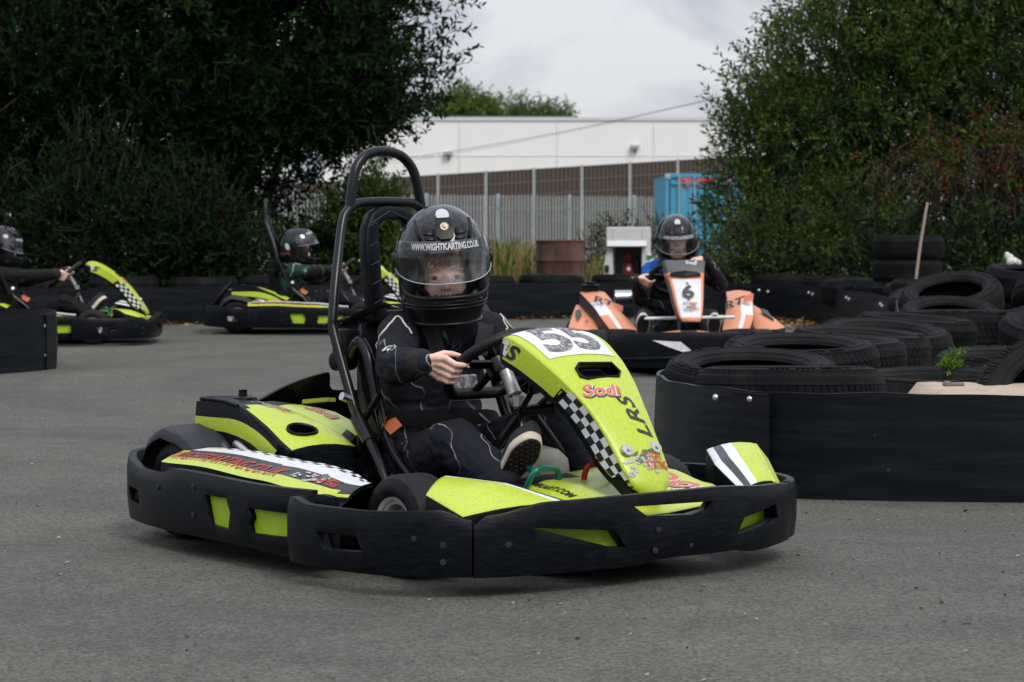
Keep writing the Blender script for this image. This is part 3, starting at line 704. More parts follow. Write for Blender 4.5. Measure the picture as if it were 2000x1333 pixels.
    # torn letters on the near flank and the chequered flank
    def flank(i_s, v, up=.0012, side=-1):
        p, nn = npx(i_s); w = interp(p.x, hw); sd = smo(p.x, [(.955, .05), (1.05, .062), (1.2, .055), (1.36, .06), (1.435, .03)])
        a = nose(i_s, side * w, 0) - nn * .006 + Vector((0, side * .004, 0)); b = nose(i_s, side * w, 0) - nn * sd * .93 + Vector((-.012, side * .006, 0))
        return a + (b - a) * v + Vector((0, side * up, 0))
    for side in (-1, 1):
        t = text2d('LRS', .044, .04, .2, 1.7); s0 = .068
        lay(deco, t, lambda a, b: flank(s0 + a * (1 if side < 0 else -1), .5 - b / .055, .0014, side), 4, .015)
        if side < 0:
            for sq, ht in ((.055, .8), (.075, 1.0), (.088, .7)): lay(deco, blobs2d(int(sq * 1000), 3, .02, .05 * ht, .012), lambda a, b: flank(max(.01, sq + a), .5 - b / .06, .0022, -1), 3, .02)
        s1, s2 = LN[s_at(1.235)], LN[-1] * .965; n_ = 12
        for i in range(n_):
            for j in range(3):
                a0, a1 = s1 + (s2 - s1) * i / n_, s1 + (s2 - s1) * (i + 1) / n_
                q = [flank(a, .02 + v * .32, .0012, side) for a, v in ((a0, j), (a1, j), (a1, j + 1), (a0, j + 1))]
                deco.add(q, [(0, 1, 2, 3)], 4 if (i + j) % 2 else 3)
    deco.build('lettering', [SALMON, LOGOG, LOGOW, WHITE, BLACKV, GREYV, REDV], np_, 0)
    mb = MB()
    for y in (-.052, .045):
        p, nn = npx(LN[s_at(1.372)]); mb.lathe([(.001, .012), (.006, .012), (.006, .007), (.016, .006), (.018, .0), (.001, 0)], 16, Matrix.Translation(nose(LN[s_at(1.372)], y, .001)) @ nn.to_track_quat('Z', 'Y').to_matrix().to_4x4())
    mb.build('studs', ALLOY, np_, 40)
    # ---- front fairings round the wheels
    def fairing(A, B, C, D, E_, drop=.1):
        A, B, C, D, E_ = (Vector(p) for p in (A, B, C, D, E_))
        rows = []
        for i in range(13):
            t = i / 12; l = B + (C - B) * t; r = (A + (E_ - A) * min(1, t * 2)) if t < .5 else E_ + (D - E_) * (t * 2 - 1)
            rows.append([l + (r - l) * v + Vector((0, 0, .020 * sin(pi * v) * sin(pi * (.15 + .7 * t)))) for v in (0, .12, .3, .5, .7, .86, .93, 1)])
        return rows
    rows = fairing((1.165, -.475, .268), (1.255, -.608, .236), (1.405, -.612, .196), (1.405, -.26, .205), (1.285, -.36, .248))
    o = MB().slab(rows, (.0, 0, -.11), 0, lambda i, j: {5: 1, 6: 2}.get(j, 0), 2).build('front_fairing', [GREEN, WHITE, PLASTIC], K, 50, .006)
    rows = fairing((1.165, .425, .280), (1.24, .535, .298), (1.40, .445, .212), (1.415, .31, .195), (1.30, .325, .255))
    def lm(i, j):
        return {0: 0, 1: 0, 2: 1, 3: 2, 4: 2, 5: 1, 6: 2}.get(j, 0)
    o = MB().slab(rows, (.0, .0, -.11), 0, lambda i, j: [0, 0, 0, 1, 2, 1, 1][j], 3).build('front_fairing', [GREEN, WHITE, GREYV, PLASTIC], K, 50, .006)
    MB().slab([[(1.243, .540, .294), (1.255, .575, .25), (1.28, .575, .16)], [(1.402, .45, .209), (1.41, .47, .19), (1.42, .47, .14)]], (-.004, -.006, 0)).build('fairing_flank', GREEN, o, 30)
    # centre of the nose
    def cpt(u, v):
        x = 1.06 + .40 * u; y = -.24 + .50 * v
        z = smo(x, [(1.05, .235), (1.2, .222), (1.35, .195), (1.46, .165)]) + .02 * (v - .5) * (1 if v > .5 else 0) * 2
        return Vector((x, y, z - .03 * max(0, .25 - v) / .25))
    rows = [[cpt(i / 12, j / 12) for j in range(13)] for i in range(13)]
    o = MB().slab(rows, (0, 0, -.05), 0, lambda i, j: 1 if (i < 2 and j < 6) or (j < 1) else 0, 1).build('nose_cone', [GREEN, PLASTIC], K, 50, .006)
    deco = MB()
    t = text2d('SODIKART.COM', .024, .03, .3, 1.35); s = .2 / t[2]
    lay(deco, t, lambda a, b: cpt(.30 + a * s / .40, .18 + (b + a * s * .0) / .5) + Vector((0, 0, .0018)), 1, .02)
    for off, bold, m_, e_ in ((-.003, .07, 1, .0016), (0, .055, 2, .0022), (0, .025, 0, .0028)):
        lay(deco, text2d('Sodi', .105, bold, .3, 1.0), lambda a, b: cpt(.62 - b * .0 - a * 1.0 / .40, .82 - b / .5 + off) + Vector((0, 0, e_)), m_, .015)
    deco.build('lettering', [SALMON, BLACKV, WHITE], o, 0)
    return K
# ------------------------------------------------------------------ people
from mathutils.bvhtree import BVHTree
def capsule(mb, a, b, ra, rb, n=14):
    a, b = Vector(a), Vector(b); d = b - a; Ln = max(d.length, 1e-5); M = Matrix.Translation(a) @ d.to_track_quat('Z', 'Y').to_matrix().to_4x4()
    pr = [(max(1e-4, ra * sin(t * pi / 10)), -ra * cos(t * pi / 10)) for t in range(6)] + [(max(1e-4, rb * cos(t * pi / 10)), Ln + rb * sin(t * pi / 10)) for t in range(6)]
    mb.lathe(pr, n, M, closed=False)
def chain(mb, P, r):
    for i in range(len(P) - 1): capsule(mb, P[i], P[i + 1], r[i], r[i + 1])
def ellip(mb, c, rad, M=None, n=20):
    pr = [(max(1e-4, sin(t * pi / 14)), -cos(t * pi / 14)) for t in range(15)]
    mb.lathe(pr, n, (M or Matrix.Identity(4)) @ Matrix.Translation(Vector(c)) @ Matrix.Diagonal((*rad, 1)), closed=False)
def voxel(mb, name, mats, parent, vs, smooth=4, fac=.5):
    me = mb.mesh(name); o = link_mesh(name, me, None)
    r = o.modifiers.new('r', 'REMESH'); r.mode = 'VOXEL'; r.voxel_size = vs; r.use_smooth_shade = True
    s = o.modifiers.new('s', 'SMOOTH'); s.iterations = smooth; s.factor = fac
    apply_mods(o); o.parent = parent
    o.data.materials.clear()
    for m in mats: o.data.materials.append(m)
    o.data.polygons.foreach_set('use_smooth', [True] * len(o.data.polygons))
    return o
def wrinkle(o, amp, sc, spots=()):
    me = o.data; me.calc_loop_triangles() if hasattr(me, 'calc_loop_triangles') else None
    nrm = [v.normal.copy() for v in me.vertices]
    for v, n in zip(me.vertices, nrm):
        p = v.co; a = amp
        for c, r, k in spots:
            d = (p - Vector(c)).length
            if d < r: a += amp * k * (1 - d / r)
        q = Vector((p.x * sc, p.y * sc, p.z * sc * 1.6)); w = mnoise.noise(q + Vector((mnoise.noise(q * .7), mnoise.noise(q * .7 + Vector((9, 3, 1))), 0)) * 1.5)
        v.co = p + n * a * ((1 - abs(w) * 2.6) * .8 + .5 * mnoise.noise(q * 2.3))

def shellpt(az, z, off=0):
    if z >= 0:
        k = math.sqrt(max(0, 1 - (z / .152) ** 2)); w, f, b = .128 * k, .152 * k, .168 * k
    else:
        w = smo(-z, [(0, .128), (.09, .124), (.17, .100)]); f = smo(-z, [(0, .152), (.10, .168), (.17, .150)]); b = smo(-z, [(0, .168), (.1, .150), (.17, .118)])
    c, s = cos(az), sin(az); e = .9
    p = Vector(((f if c > 0 else b) * math.copysign(abs(c) ** e, c), w * math.copysign(abs(s) ** e, s), z))
    if off:
        q = Vector((p.x / .155 ** 2, p.y / .128 ** 2, p.z / .2 ** 2)).normalized(); p = p + q * off
    return p
def emboss(mb, poly, fn, h, m=0):
    k = len(poly); a = [fn(x, y, 0) for x, y in poly]; cx = sum(p[0] for p in poly) / k; cy = sum(p[1] for p in poly) / k
    b = [fn(cx + (x - cx) * .86, cy + (y - cy) * .86, h) for x, y in poly]
    mb.add(a + b + [fn(cx, cy, h * 1.05)], [(i, (i + 1) % k, k + (i + 1) % k, k + i) for i in range(k)] + [(k + i, k + (i + 1) % k, 2 * k) for i in range(k)], m)

def helmet(person, M, visor_up=0, site='WWW.WIGHTKARTING.CO.UK', style='dark', camera=False, seed=0):
    NA, rows = 96, []
    zs = [-.168 + .168 * i / 34 for i in range(34)] + [.152 * sin(pi / 2 * i / 30) for i in range(30)] + [.1519]
    mb = MB()
    rows = [[M @ shellpt(-pi + 2 * pi * j / NA, z) for j in range(NA + 1)] for z in zs]
    vs = [p for r in rows for p in r[:-1]]; fs = []; ms = []
    for i in range(len(zs) - 1):
        for j in range(NA):
            az = -pi + 2 * pi * (j + .5) / NA; z = (zs[i] + zs[i + 1]) / 2
            if abs(az / 1.22) ** 4 + abs((z + .024) / .068) ** 4 < 1: continue
            fs.append((i * NA + j, i * NA + (j + 1) % NA, (i + 1) * NA + (j + 1) % NA, (i + 1) * NA + j)); ms.append(0 if z > -.108 else 1)
    fs.append(tuple((len(zs) - 1) * NA + j for j in range(NA)))
    mb.add(vs, fs); mb.m[:len(ms)] = ms
    o = mb.build('helmet', [HELM, HELMMAT], person, 0)
    s = o.modifiers.new('thick', 'SOLIDIFY'); s.thickness = .016; s.offset = -1; o.parent = None; apply_mods(o); o.parent = person; finish(o, 60)
    port = [M @ shellpt(1.22 * math.copysign(abs(cos(t)) ** .5, cos(t)), -.024 + .068 * math.copysign(abs(sin(t)) ** .5, sin(t)), .001) for t in [2 * pi * k / 72 for k in range(72)]]
    g = MB().tube(port, .0065, 8, closed=True)
    g.tube([M @ shellpt(-pi + 2 * pi * k / 64, -.168) for k in range(64)], .005, 8, closed=True)
    for zz in (-.112, -.122): g.tube([M @ shellpt(1.3 * (2 * k / 24 - 1), zz - .0 * k, .001) for k in range(25)], .0022, 6)
    g.build('gasket', HELMMAT, o, 60)
    # breath guard bumps at the chin
    bg_ = MB()
    for k in range(9): bg_.tube([M @ (shellpt(.07 * (k - 4), -.102, -.010)), M @ (shellpt(.07 * (k - 4), -.090, -.018))], .0042, 6)
    bg_.build('breath_guard', HELMMAT, o, 60)
    pd = MB()
    for sy in (-1, 1): ellip(pd, (.030, sy * .093, -.055), (.085, .030, .085), M); ellip(pd, (.075, sy * .070, -.105), (.045, .030, .034), M)
    ellip(pd, (.02, 0, .072), (.115, .095, .040), M)
    voxel(pd, 'padding', [HELMMAT], o, .006, 2)
    V = Matrix.Rotation(-visor_up, 4, 'Y'); MV = M @ V
    def vz(az): return -.052 + .035 * (abs(az) / 1.45) ** 2.4
    def vpt(az, t, off=.008): return MV @ shellpt(az, vz(az) + (.062 - vz(az)) * t, off)
    A = [1.48 * (2 * k / 40 - 1) for k in range(41)]
    mb = MB().grid([[vpt(a, t) for t in [q / 12 for q in range(13)]] for a in A])
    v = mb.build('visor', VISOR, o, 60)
    ed = MB().tube([vpt(a, 0) for a in A], .0016, 6); ed.build('visor_edge', mat('visor_edge', (.35, .38, .4), .25), o, 60)
    for sy in (-1, 1):
        pv = MB(); c = M @ Vector((.0, sy * .131, .0)); ax = M.to_3x3() @ Vector((0, sy, 0))
        pv.lathe([(.001, 0), (.026, 0), (.024, .010), (.001, .011)], 20, Matrix.Translation(c) @ ax.to_track_quat('Z', 'Y').to_matrix().to_4x4()); pv.build('visor_pivot', HELMMAT, o, 40)
    d = MB()
    strip = lambda a, b: vpt(a / .150, .87 + b / .14, .0105)
    t = text2d(site, .023, .04, 0, .8); s = .222 / t[2]
    lay(d, t, lambda a, b: strip(-a * -s * -1 if False else a * -1 * -s, b), 0, .02)
    fr = lambda a, b, h=0: M @ shellpt(a / .14, b, .0012 + h)
    if style == 'dark':
        lay(d, poly2d([(.008, .040), (.045, .043), (.047, .036), (.010, .033)]), lambda a, b: fr(a, b - .002), 1, .01)
        lay(d, poly2d([(-.045, .036), (.0, .037), (.0, .034), (-.045, .033)]), lambda a, b: fr(a, b - .002), 0, .01)
    else:
        t = text2d('CLASS', .014, .03, .25); lay(d, t, lambda a, b: fr(a - .03, b + .082), 0, .01)
        lay(d, poly2d([(.008, -.009), (.045, -.009), (.05, .009), (.012, .009)]), lambda a, b: fr(a, b + .082), 1, .01)
        t = text2d('RR', .011, .03, .25); lay(d, t, lambda a, b: M @ shellpt((a + .029) / .14, b + .082, .0022), 0, .01)
    # pale spot on the crown, side ovals
    def crown(a, b, off=.0016):
        ang = .62 + b / .152; return M @ (Vector((0, 0, .0)) + Vector((.152 * cos(pi / 2 - (.52 - b / .152)) if False else .155 * sin(.56 - b / .155), a, .153 * cos(.56 - b / .155) - a * a / .28)) * (1 + off / .15))
    lay(d, poly2d([(.018 * cos(t), .028 * sin(t)) for t in [2 * pi * k / 24 for k in range(24)]]), lambda a, b: crown(a, b, .003), 0, .008)
    for sy in (-1, 1):
        lay(d, poly2d([(.018 * cos(t), .026 * sin(t)) for t in [2 * pi * k / 20 for k in range(20)]]), lambda a, b: M @ shellpt(sy * (1.95 + a / .13), b - .02 + a * .6, .0016), 0, .01)
        t = text2d('CLASS', .012, .03, .25); lay(d, t, lambda a, b: M @ shellpt(sy * (1.95 - sy * -a / .13) if sy > 0 else -(1.95) + a / .13, b - .075, .0016), 1, .01)
    d.build('markings', [mat('helmet_white', (.52, .54, .56), .5), REDV], o, 0)
    if style == 'dark' or True:
        e = MB(); cv = lambda a, b, h: M @ shellpt(a / max(.05, .14 * math.sqrt(max(.05, 1 - (b / .152) ** 2))), b, .001 + h)
        emboss(e, [(-.022, .072), (-.026, .092), (-.016, .122), (.016, .122), (.026, .092), (.022, .072), (.012, .062), (-.012, .062)], cv, .012)
        for sx in (-1, 1):
            emboss(e, [(sx * .026, .076), (sx * .062, .080), (sx * .07, .098), (sx * .05, .104), (sx * .028, .094)], cv, .006)
            emboss(e, [(sx * .024, .064), (sx * .058, .068), (sx * .06, .077), (sx * .026, .073)], cv, .006)
            emboss(e, [(sx * .066, .066), (sx * .082, .090), (sx * .094, .118), (sx * .102, .116), (sx * .092, .088), (sx * .076, .062)], cv, .005)
        e.build('vent', HELMMAT, o, 70)
        if style == 'dark':
            ax = (cv(0, .094, .02) - cv(0, .094, 0)).normalized()
            b_ = MB().lathe([(.001, 0), (.012, 0), (.0125, .002), (.011, .004), (.008, .0032), (.0055, .0045), (.001, .005)], 24, Matrix.Translation(cv(0, .096, .011)) @ ax.to_track_quat('Z', 'Y').to_matrix().to_4x4())
            b_.build('badge', mat('brass_badge', (.42, .36, .26), .45, metal=.5), o, 50)
    if camera:
        c = M @ Vector((.02, 0, .152)); z = M.to_3x3() @ Vector((0, 0, 1)); x = M.to_3x3() @ Vector((1, 0, 0))
        mb = MB().tube([c, c + z * .03 + x * .005, c + z * .045 + x * .01], .008, 8); mb.box(c + z * .075 + x * .015, (.03, .06, .045), M.to_3x3())
        mb.build('action_camera', GLOSSBLK, o, 40, .004)
        MB().lathe([(.001, 0), (.012, 0), (.012, .006), (.001, .006)], 14, Matrix.Translation(c + z * .08 + x * .03 + M.to_3x3() @ Vector((0, -.015, 0))) @ x.to_track_quat('Z', 'Y').to_matrix().to_4x4()).build('lens', ALLOY, o)
    return o

def hand(mb, P, out, front, T, k=1.0, curl=1.0):
    """a gripping hand round a rim at P: fingers from the outer side across the front, thumb behind"""
    P, out, front, T = Vector(P), Vector(out).normalized(), Vector(front).normalized(), Vector(T).normalized()
    q = lambda o, f, t: P + (out * o + front * f + T * t) * k
    W = q(.098, -.014, -.004)
    segs = [((.047, .010), (.017, .0355), (-.010, .0335), (-.026, .022)), ((.051, .008), (.020, .035), (-.006, .029), (-.015, .009)),
            ((.049, .005), (.022, .034), (-.003, .028), (-.012, .008)), ((.044, .001), (.022, .029), (.001, .027), (-.008, .010))]
    for i, sg in enumerate(segs):
        t = (1.5 - i) * .0212; f = (1.1, 1, 1, .86)[i]
        pts = [q(a, b, t * (1 + .16 * (j == 0)) - (.0012 * j if i == 3 else 0) + (.001 * j if i == 0 else 0)) for j, (a, b) in enumerate(sg)]
        chain(mb, pts, [.0112 * k, .0098 * k * f ** .5, .0090 * k * f ** .5, .0078 * k * f ** .5])
        ellip(mb, pts[1], (.0104 * k,) * 3); ellip(mb, pts[0] + front * .002, (.0122 * k,) * 3)
        capsule(mb, q(.085, -.010, t * .6), pts[0], .0145 * k, .0112 * k)
    capsule(mb, q(.075, -.016, .012), q(.05, -.012, .016), .017 * k, .013 * k); capsule(mb, q(.06, -.014, -.016), q(.045, -.008, -.02), .013 * k, .011 * k)
    chain(mb, [q(.072, -.018, .018), q(.040, -.026, .034), q(.012, -.028, .036), q(-.012, -.024, .036)], [.0145 * k, .0115 * k, .010 * k, .0078 * k])
    capsule(mb, q(.085, -.013, -.003), q(.112, -.016, -.005), .0235 * k, .021 * k)
    return W
def nails(P, out, front, T, k, parent):
    q = lambda o, f, t: Vector(P) + (Vector(out) * o + Vector(front) * f + Vector(T) * t) * k
    mb = MB(); a = q(-.0315, .0322, .0275); 
    ellip(mb, q(-.029, .0305, .029), (.0052 * k, .0048 * k, .0044 * k)); mb.build('nail', mat('nail', (.66, .42, .34), .25), parent, 60)

def shoe(person, heel, d, n, Ln=.2, name='shoe'):
    heel, d, n = Vector(heel), Vector(d).normalized(), Vector(n); n = (n - d * n.dot(d)).normalized(); s = d.cross(n)
    def outl(k, t):  # outline of the sole; n points out of the sole
        out = []
        for i in range(28):
            a = 2 * pi * i / 28; x = .5 + .5 * math.copysign(abs(cos(a)) ** .8, cos(a)); w = .040 if x > .55 else .034
            w = smo(x, [(0, .030), (.35, .031), (.7, .042), (1, .036)])
            out.append(heel + d * (x * Ln + (k - 1) * (x - .5) * .02) + s * (w * math.copysign(abs(sin(a)) ** .7, sin(a)) * k) + n * t)
        return out
    rows = [outl(.93, -.060), outl(1.0, -.045), outl(.99, -.022)]
    top = outl(.6, -.075)
    rows = [top] + rows
    mb = MB()
    vs = [p for r in rows for p in r]; fs = [(i * 28 + j, i * 28 + (j + 1) % 28, (i + 1) * 28 + (j + 1) % 28, (i + 1) * 28 + j) for i in range(3) for j in range(28)]
    fs += [tuple(range(28)), tuple(84 + j for j in range(28))]
    o = mb.add(vs, fs).build(name, CANVAS, person, 60)
    mb = MB(); A, B, C = outl(1.02, -.024), outl(1.04, -.012), outl(1.02, .0); Dd = outl(.92, .002)
    vs = A + B + C + Dd; fs = [(i * 28 + j, i * 28 + (j + 1) % 28, (i + 1) * 28 + (j + 1) % 28, (i + 1) * 28 + j) for i in range(3) for j in range(28)] + [tuple(range(28)), tuple(84 + j for j in range(28))]
    mb.add(vs, fs).build('foxing', FOXING, o, 60)
    mb = MB(); E = outl(.9, .0025); F = outl(.88, .0055); mb.add(E + F, [(j, (j + 1) % 28, 28 + (j + 1) % 28, 28 + j) for j in range(28)] + [tuple(28 + j for j in range(28)), tuple(range(28))])
    for k in range(-9, 14):
        for sg in (-1, 1):
            p = [heel + d * (Ln * (.02 + .075 * k) + sg * 0 + (Ln * .25 if False else 0)) + s * (-.04 * sg)]
    for i in range(14):
        for j in range(-2, 3):
            x = (i + .5) / 14; w = smo(x, [(0, .024), (.35, .025), (.7, .034), (1, .024)])
            y = (j + (.5 if i % 2 else 0)) * .0155
            if abs(y) < w - .004:
                c = heel + d * (x * Ln) + s * y + n * .006; r1, r2 = d * .0075, s * .0066
                mb.add([c - r1, c + r2, c + r1, c - r2] + [c - r1 * .7 + n * .002, c + r2 * .7 + n * .002, c + r1 * .7 + n * .002, c - r2 * .7 + n * .002], [(4, 5, 6, 7), (0, 1, 5, 4), (1, 2, 6, 5), (2, 3, 7, 6), (3, 0, 4, 7)])
    mb.build('tread', SOLE, o, 0)
    return o

def driver(label, loc, rotz, J, scale=1.0, fine=True, suit_material=None, helm={}, head_rot=(0, 0, 0), emblem_on=True, group=None):
    """J: joint points in kart axes"""
    g = {k: Vector(v) for k, v in J.items() if not k.startswith(('grip', 'foot', 'bulk', 'hand'))}
    Mh = Matrix.Translation(g['head']) @ Matrix.Rotation(head_rot[0], 4, 'Z') @ Matrix.Rotation(head_rot[1], 4, 'Y') @ Matrix.Rotation(head_rot[2], 4, 'X')
    sk = MB()
    H = lambda c: Mh @ Vector(c)
    # head and face
    ellip(sk, (-.012, 0, .012), (.092, .074, .088), Mh, 28); ellip(sk, (.028, 0, -.058), (.062, .060, .074), Mh, 28)
    ellip(sk, (.060, 0, -.112), (.024, .026, .020), Mh); ellip(sk, (.060, .034, -.078), (.030, .027, .031), Mh); ellip(sk, (.060, -.034, -.078), (.030, .027, .031), Mh)
    ellip(sk, (.062, 0, .0), (.030, .055, .030), Mh)
    capsule(sk, H((.087, 0, -.036)), H((.105, 0, -.067)), .0065, .0095); ellip(sk, (.097, .009, -.071), (.009, .0075, .007), Mh); ellip(sk, (.097, -.009, -.071), (.009, .0075, .007), Mh)
    for sy in (-1, 1):
        chain(sk, [H((.083, sy * .014, -.021)), H((.0825, sy * .032, -.018)), H((.070, sy * .05, -.024))], [.0045, .005, .004])
        chain(sk, [H((.0815, sy * .018, -.0385)), H((.0845, sy * .031, -.0350)), H((.077, sy * .044, -.0395))], [.0036, .0041, .0036])
        chain(sk, [H((.0805, sy * .018, -.048)), H((.0825, sy * .031, -.0525)), H((.076, sy * .044, -.049))], [.0034, .0039, .0034])
        ellip(sk, (.0, sy * .076, -.045), (.018, .010, .030), Mh)
    chain(sk, [H((.086, -.020, -.0985)), H((.093, -.005, -.0955)), H((.093, .005, -.0955)), H((.086, .020, -.0985))], [.004, .0062, .0062, .004])
    chain(sk, [H((.086, -.018, -.1015)), H((.091, 0, -.1055)), H((.086, .018, -.1015))], [.004, .0066, .004])
    # neck, trunk, limbs (inside the suit)
    chain(sk, [H((-.02, 0, -.09)), g['neck'], g['chest']], [.05, .05, .07]); chain(sk, [g['chest'], g['pelvis']], [.065, .06])
    for s in 'RL':
        chain(sk, [g['neck'], g['sh' + s], g['el' + s]], [.045, .036, .028]); chain(sk, [g['pelvis'], g['hip' + s], g['kn' + s], g['an' + s]], [.05, .042, .032, .024])
    kh = J.get('hand_k', .84)
    for s in 'RL':
        P, out, fr, T = J['grip' + s]
        hand(sk, P, out, fr, T, kh)
        W = Vector(P) + (Vector(out).normalized() * .125 - Vector(fr).normalized() * .018 - Vector(T).normalized() * .006) * kh
        chain(sk, [g['el' + s], W], [.028, .0195])
    body = voxel(sk, 'person', [SKIN, LIP], None, .0025 if fine else .0055, 4 if fine else 3, .45)
    body.location = loc; body.rotation_euler = (0, 0, rotz); body.scale = (scale,) * 3
    tag(body, label, 'person', group)
    lc = H((.095, 0, -.1005))
    for p in body.data.polygons:
        q = Mh.inverted() @ p.center
        if q.x > .084 and abs(q.y) < .021 and abs(q.z + .1005) < .0085 - abs(q.y) * .18: p.material_index = 1
    # eyes, brows, fringe
    for sy in (-1, 1):
        MB().lathe([(max(1e-4, .0125 * sin(t * pi / 16)), -.0125 * cos(t * pi / 16)) for t in range(17)], 20, Matrix.Translation(H((.0735, sy * .031, -.0435))), closed=False).build('eye', EYEW, body, 60)
        gz = (Mh.to_3x3() @ Vector((1, .04, -.04))).normalized()
        e = [c for c in COL.objects if c.parent == body and c.name.startswith('eye')][-1]
        c = H((.0735, sy * .031, -.0435)); Q = Matrix.Translation(c + gz * .0108) @ gz.to_track_quat('Z', 'Y').to_matrix().to_4x4()
        MB().lathe([(1e-4, .0022), (.003, .002), (.0062, .0010), (.0066, 0), (1e-4, 0)], 18, Q, closed=False).build('iris', IRIS, e, 60)
        MB().lathe([(1e-4, .0026), (.0024, .0023), (.0026, .001), (1e-4, .001)], 14, Q, closed=False).build('pupil', PUPIL, e, 60)
    if fine:
        hb = MB(); rnd = random.Random(3)
        for sy in (-1, 1):
            for k in range(26):
                y = sy * (.013 + .036 * k / 26); z = -.0205 + .0035 * sin(pi * k / 26); x = .0905 - .30 * max(0, abs(y) - .02) - 6 * max(0, abs(y) - .03) ** 2
                hb.tube([H((x - .002, y, z - .002)), H((x + .0005, y + sy * .005, z + .0015 * rnd.random()))], .0007, 4)
        hb.build('eyebrows', HAIR, body, 0)
        hb = MB()
        for k in range(110):
            y = rnd.uniform(-.055, .055); x0 = .085 - 8 * y * y
            P = [H((x0 - .02, y * .9, .03)), H((x0 + .012, y + rnd.uniform(-.006, .006), .012)), H((x0 + .016 - 2 * abs(y) * .1, y + rnd.uniform(-.012, .012), -.004 - rnd.random() * .012))]
            hb.tube(catmull(P, 3), [.0022] * 4 + [.0018, .0014, .0006], 5)
        hb.build('hair', HAIR, body, 60)
    # suit
    su = MB(); b = J.get('bulk', 1.0)
    pe, ch, nk = g['pelvis'], g['chest'], g['neck']
    lt = (g['shL'] - g['shR']).normalized()
    for t, w, d in ((0, .105, .10), (.3, .10, .10), (.6, .105, .10), (.85, .115, .095)):
        c = pe + (ch - pe) * t / .85 * .9
        capsule(su, c - lt * w * .55 * b, c + lt * w * .55 * b, d * b, d * b)
    capsule(su, ch - lt * .06 * b, ch + lt * .06 * b, .098 * b, .098 * b)
    capsule(su, g['shR'] + (nk - g['shR']) * .2, g['shL'] + (nk - g['shL']) * .2, .062 * b, .062 * b)
    chain(su, [nk + Vector((-.01, 0, -.03)), nk + Vector((0, 0, .025))], [.075 * b, .058 * b])
    for s in 'RL':
        P, out, fr, T = J['grip' + s]
        W = Vector(P) + (Vector(out).normalized() * .112 - Vector(fr).normalized() * .018 - Vector(T).normalized() * .006) * kh
        m1 = g['sh' + s] + (g['el' + s] - g['sh' + s]) * .5; m2 = g['el' + s] + (W - g['el' + s]) * .5
        chain(su, [g['sh' + s] + (nk - g['sh' + s]) * .25, g['sh' + s], m1, g['el' + s], m2, W], [.062 * b, .060 * b, .055 * b, .050 * b, .046 * b, .034 * b])
        k1 = g['hip' + s] + (g['kn' + s] - g['hip' + s]) * .5; k2 = g['kn' + s] + (g['an' + s] - g['kn' + s]) * .5
        chain(su, [pe + (g['hip' + s] - pe) * .5, g['hip' + s], k1, g['kn' + s], k2, g['an' + s]], [.09 * b, .085 * b, .080 * b, .064 * b, .060 * b, .050 * b])
    suit = voxel(su, 'race_suit', [suit_material], None, .0065 if fine else .011, 5, .5)
    sp = [(g['elR'], .14, 1.6), (g['elL'], .14, 1.6), (g['knR'], .16, 1.2), (g['knL'], .16, 1.2), (pe + Vector((.1, 0, .06)), .18, 1.4), (g['shR'], .1, .8)]
    wrinkle(suit, .0035 if fine else .005, 17, sp); suit.parent = body
    bv = BVHTree.FromPolygons([v.co for v in suit.data.vertices], [tuple(p.vertices) for p in suit.data.polygons])
    def on(p, off=.002):
        q, nn, _, _ = bv.find_nearest(Vector(p)); return q + nn * off
    for s in 'RL':
        P, out, fr, T = J['grip' + s]; o_, f_, t_ = Vector(out).normalized(), Vector(fr).normalized(), Vector(T).normalized()
        W = Vector(P) + (o_ * .112 - f_ * .018 - t_ * .006) * kh; dirn = (W - g['el' + s]).normalized()
        cu = MB(); M = Matrix.Translation(W - dirn * .030) @ dirn.to_track_quat('Z', 'Y').to_matrix().to_4x4()
        n_ = 40 if fine else 16
        prof = [(.034, -.01), (.0365, .004), (.0345, .014), (.0365, .024), (.034, .034), (.0355, .044), (.029, .052), (.021, .055), (.016, .05), (.016, 0)]
        cu.lathe([(r * 1.02 * b ** .5, z) for r, z in prof], n_, M); cu.build('cuff', mat('rib_knit', (.02, .017, .016), .95, bump=(260, .8), stretch=(1, 1, .05)), suit, 60)
        if emblem_on:
            up = Vector((0, 0, 1)); S = g['sh' + s]; E_ = g['el' + s]; ax = (E_ - S).normalized(); sd = -1 if s == 'R' else 1
            fwd = Vector((1, 0, 0)); otw = Vector((0, sd, 0))
            pts = [S + otw * .02 + fwd * .09 + up * .01, S + otw * .035 + fwd * .08 + up * .045, S + otw * .04 + fwd * .03 + up * .06, S + otw * .075 + fwd * .03 + up * .0, S + otw * .085 + fwd * .0 - up * .03, S + otw * .09 - fwd * .015 - up * .08]
            pts = [on(p, .002) for p in catmull(pts, 5)]; MB().tube([on(p, .002) for p in pts], .0028, 6).build('piping', CREAM, suit, 60)
            th = MB(); c = S + (E_ - S) * .55 + fwd * .05 + otw * .06
            rnd = random.Random(8); u = (ax + up * .3).normalized(); w_ = u.cross((on(c, 1) - on(c, 0)).normalized())
            fn = lambda a, bb: on(c + u * a + w_ * bb, .0022)
            for i in range(3):
                for j in range(2):
                    if (i + j) % 2 == 0: lay(th, poly2d([(-.012 + i * .009, -.008 + j * .010), (-.003 + i * .009, -.008 + j * .010 + .002), (-.004 + i * .009, .002 + j * .010 + .002), (-.013 + i * .009, .002 + j * .010)]), fn, 0, .006)
            lay(th, poly2d([(-.02, -.012), (.034, -.018), (.034, -.015), (-.02, -.0095)]), fn, 0, .008); lay(th, poly2d([(.018, -.002), (.03, -.006), (.03, -.0035), (.018, .001)]), fn, 0, .008)
            th.build('sleeve_emblem', THREAD, suit, 0)
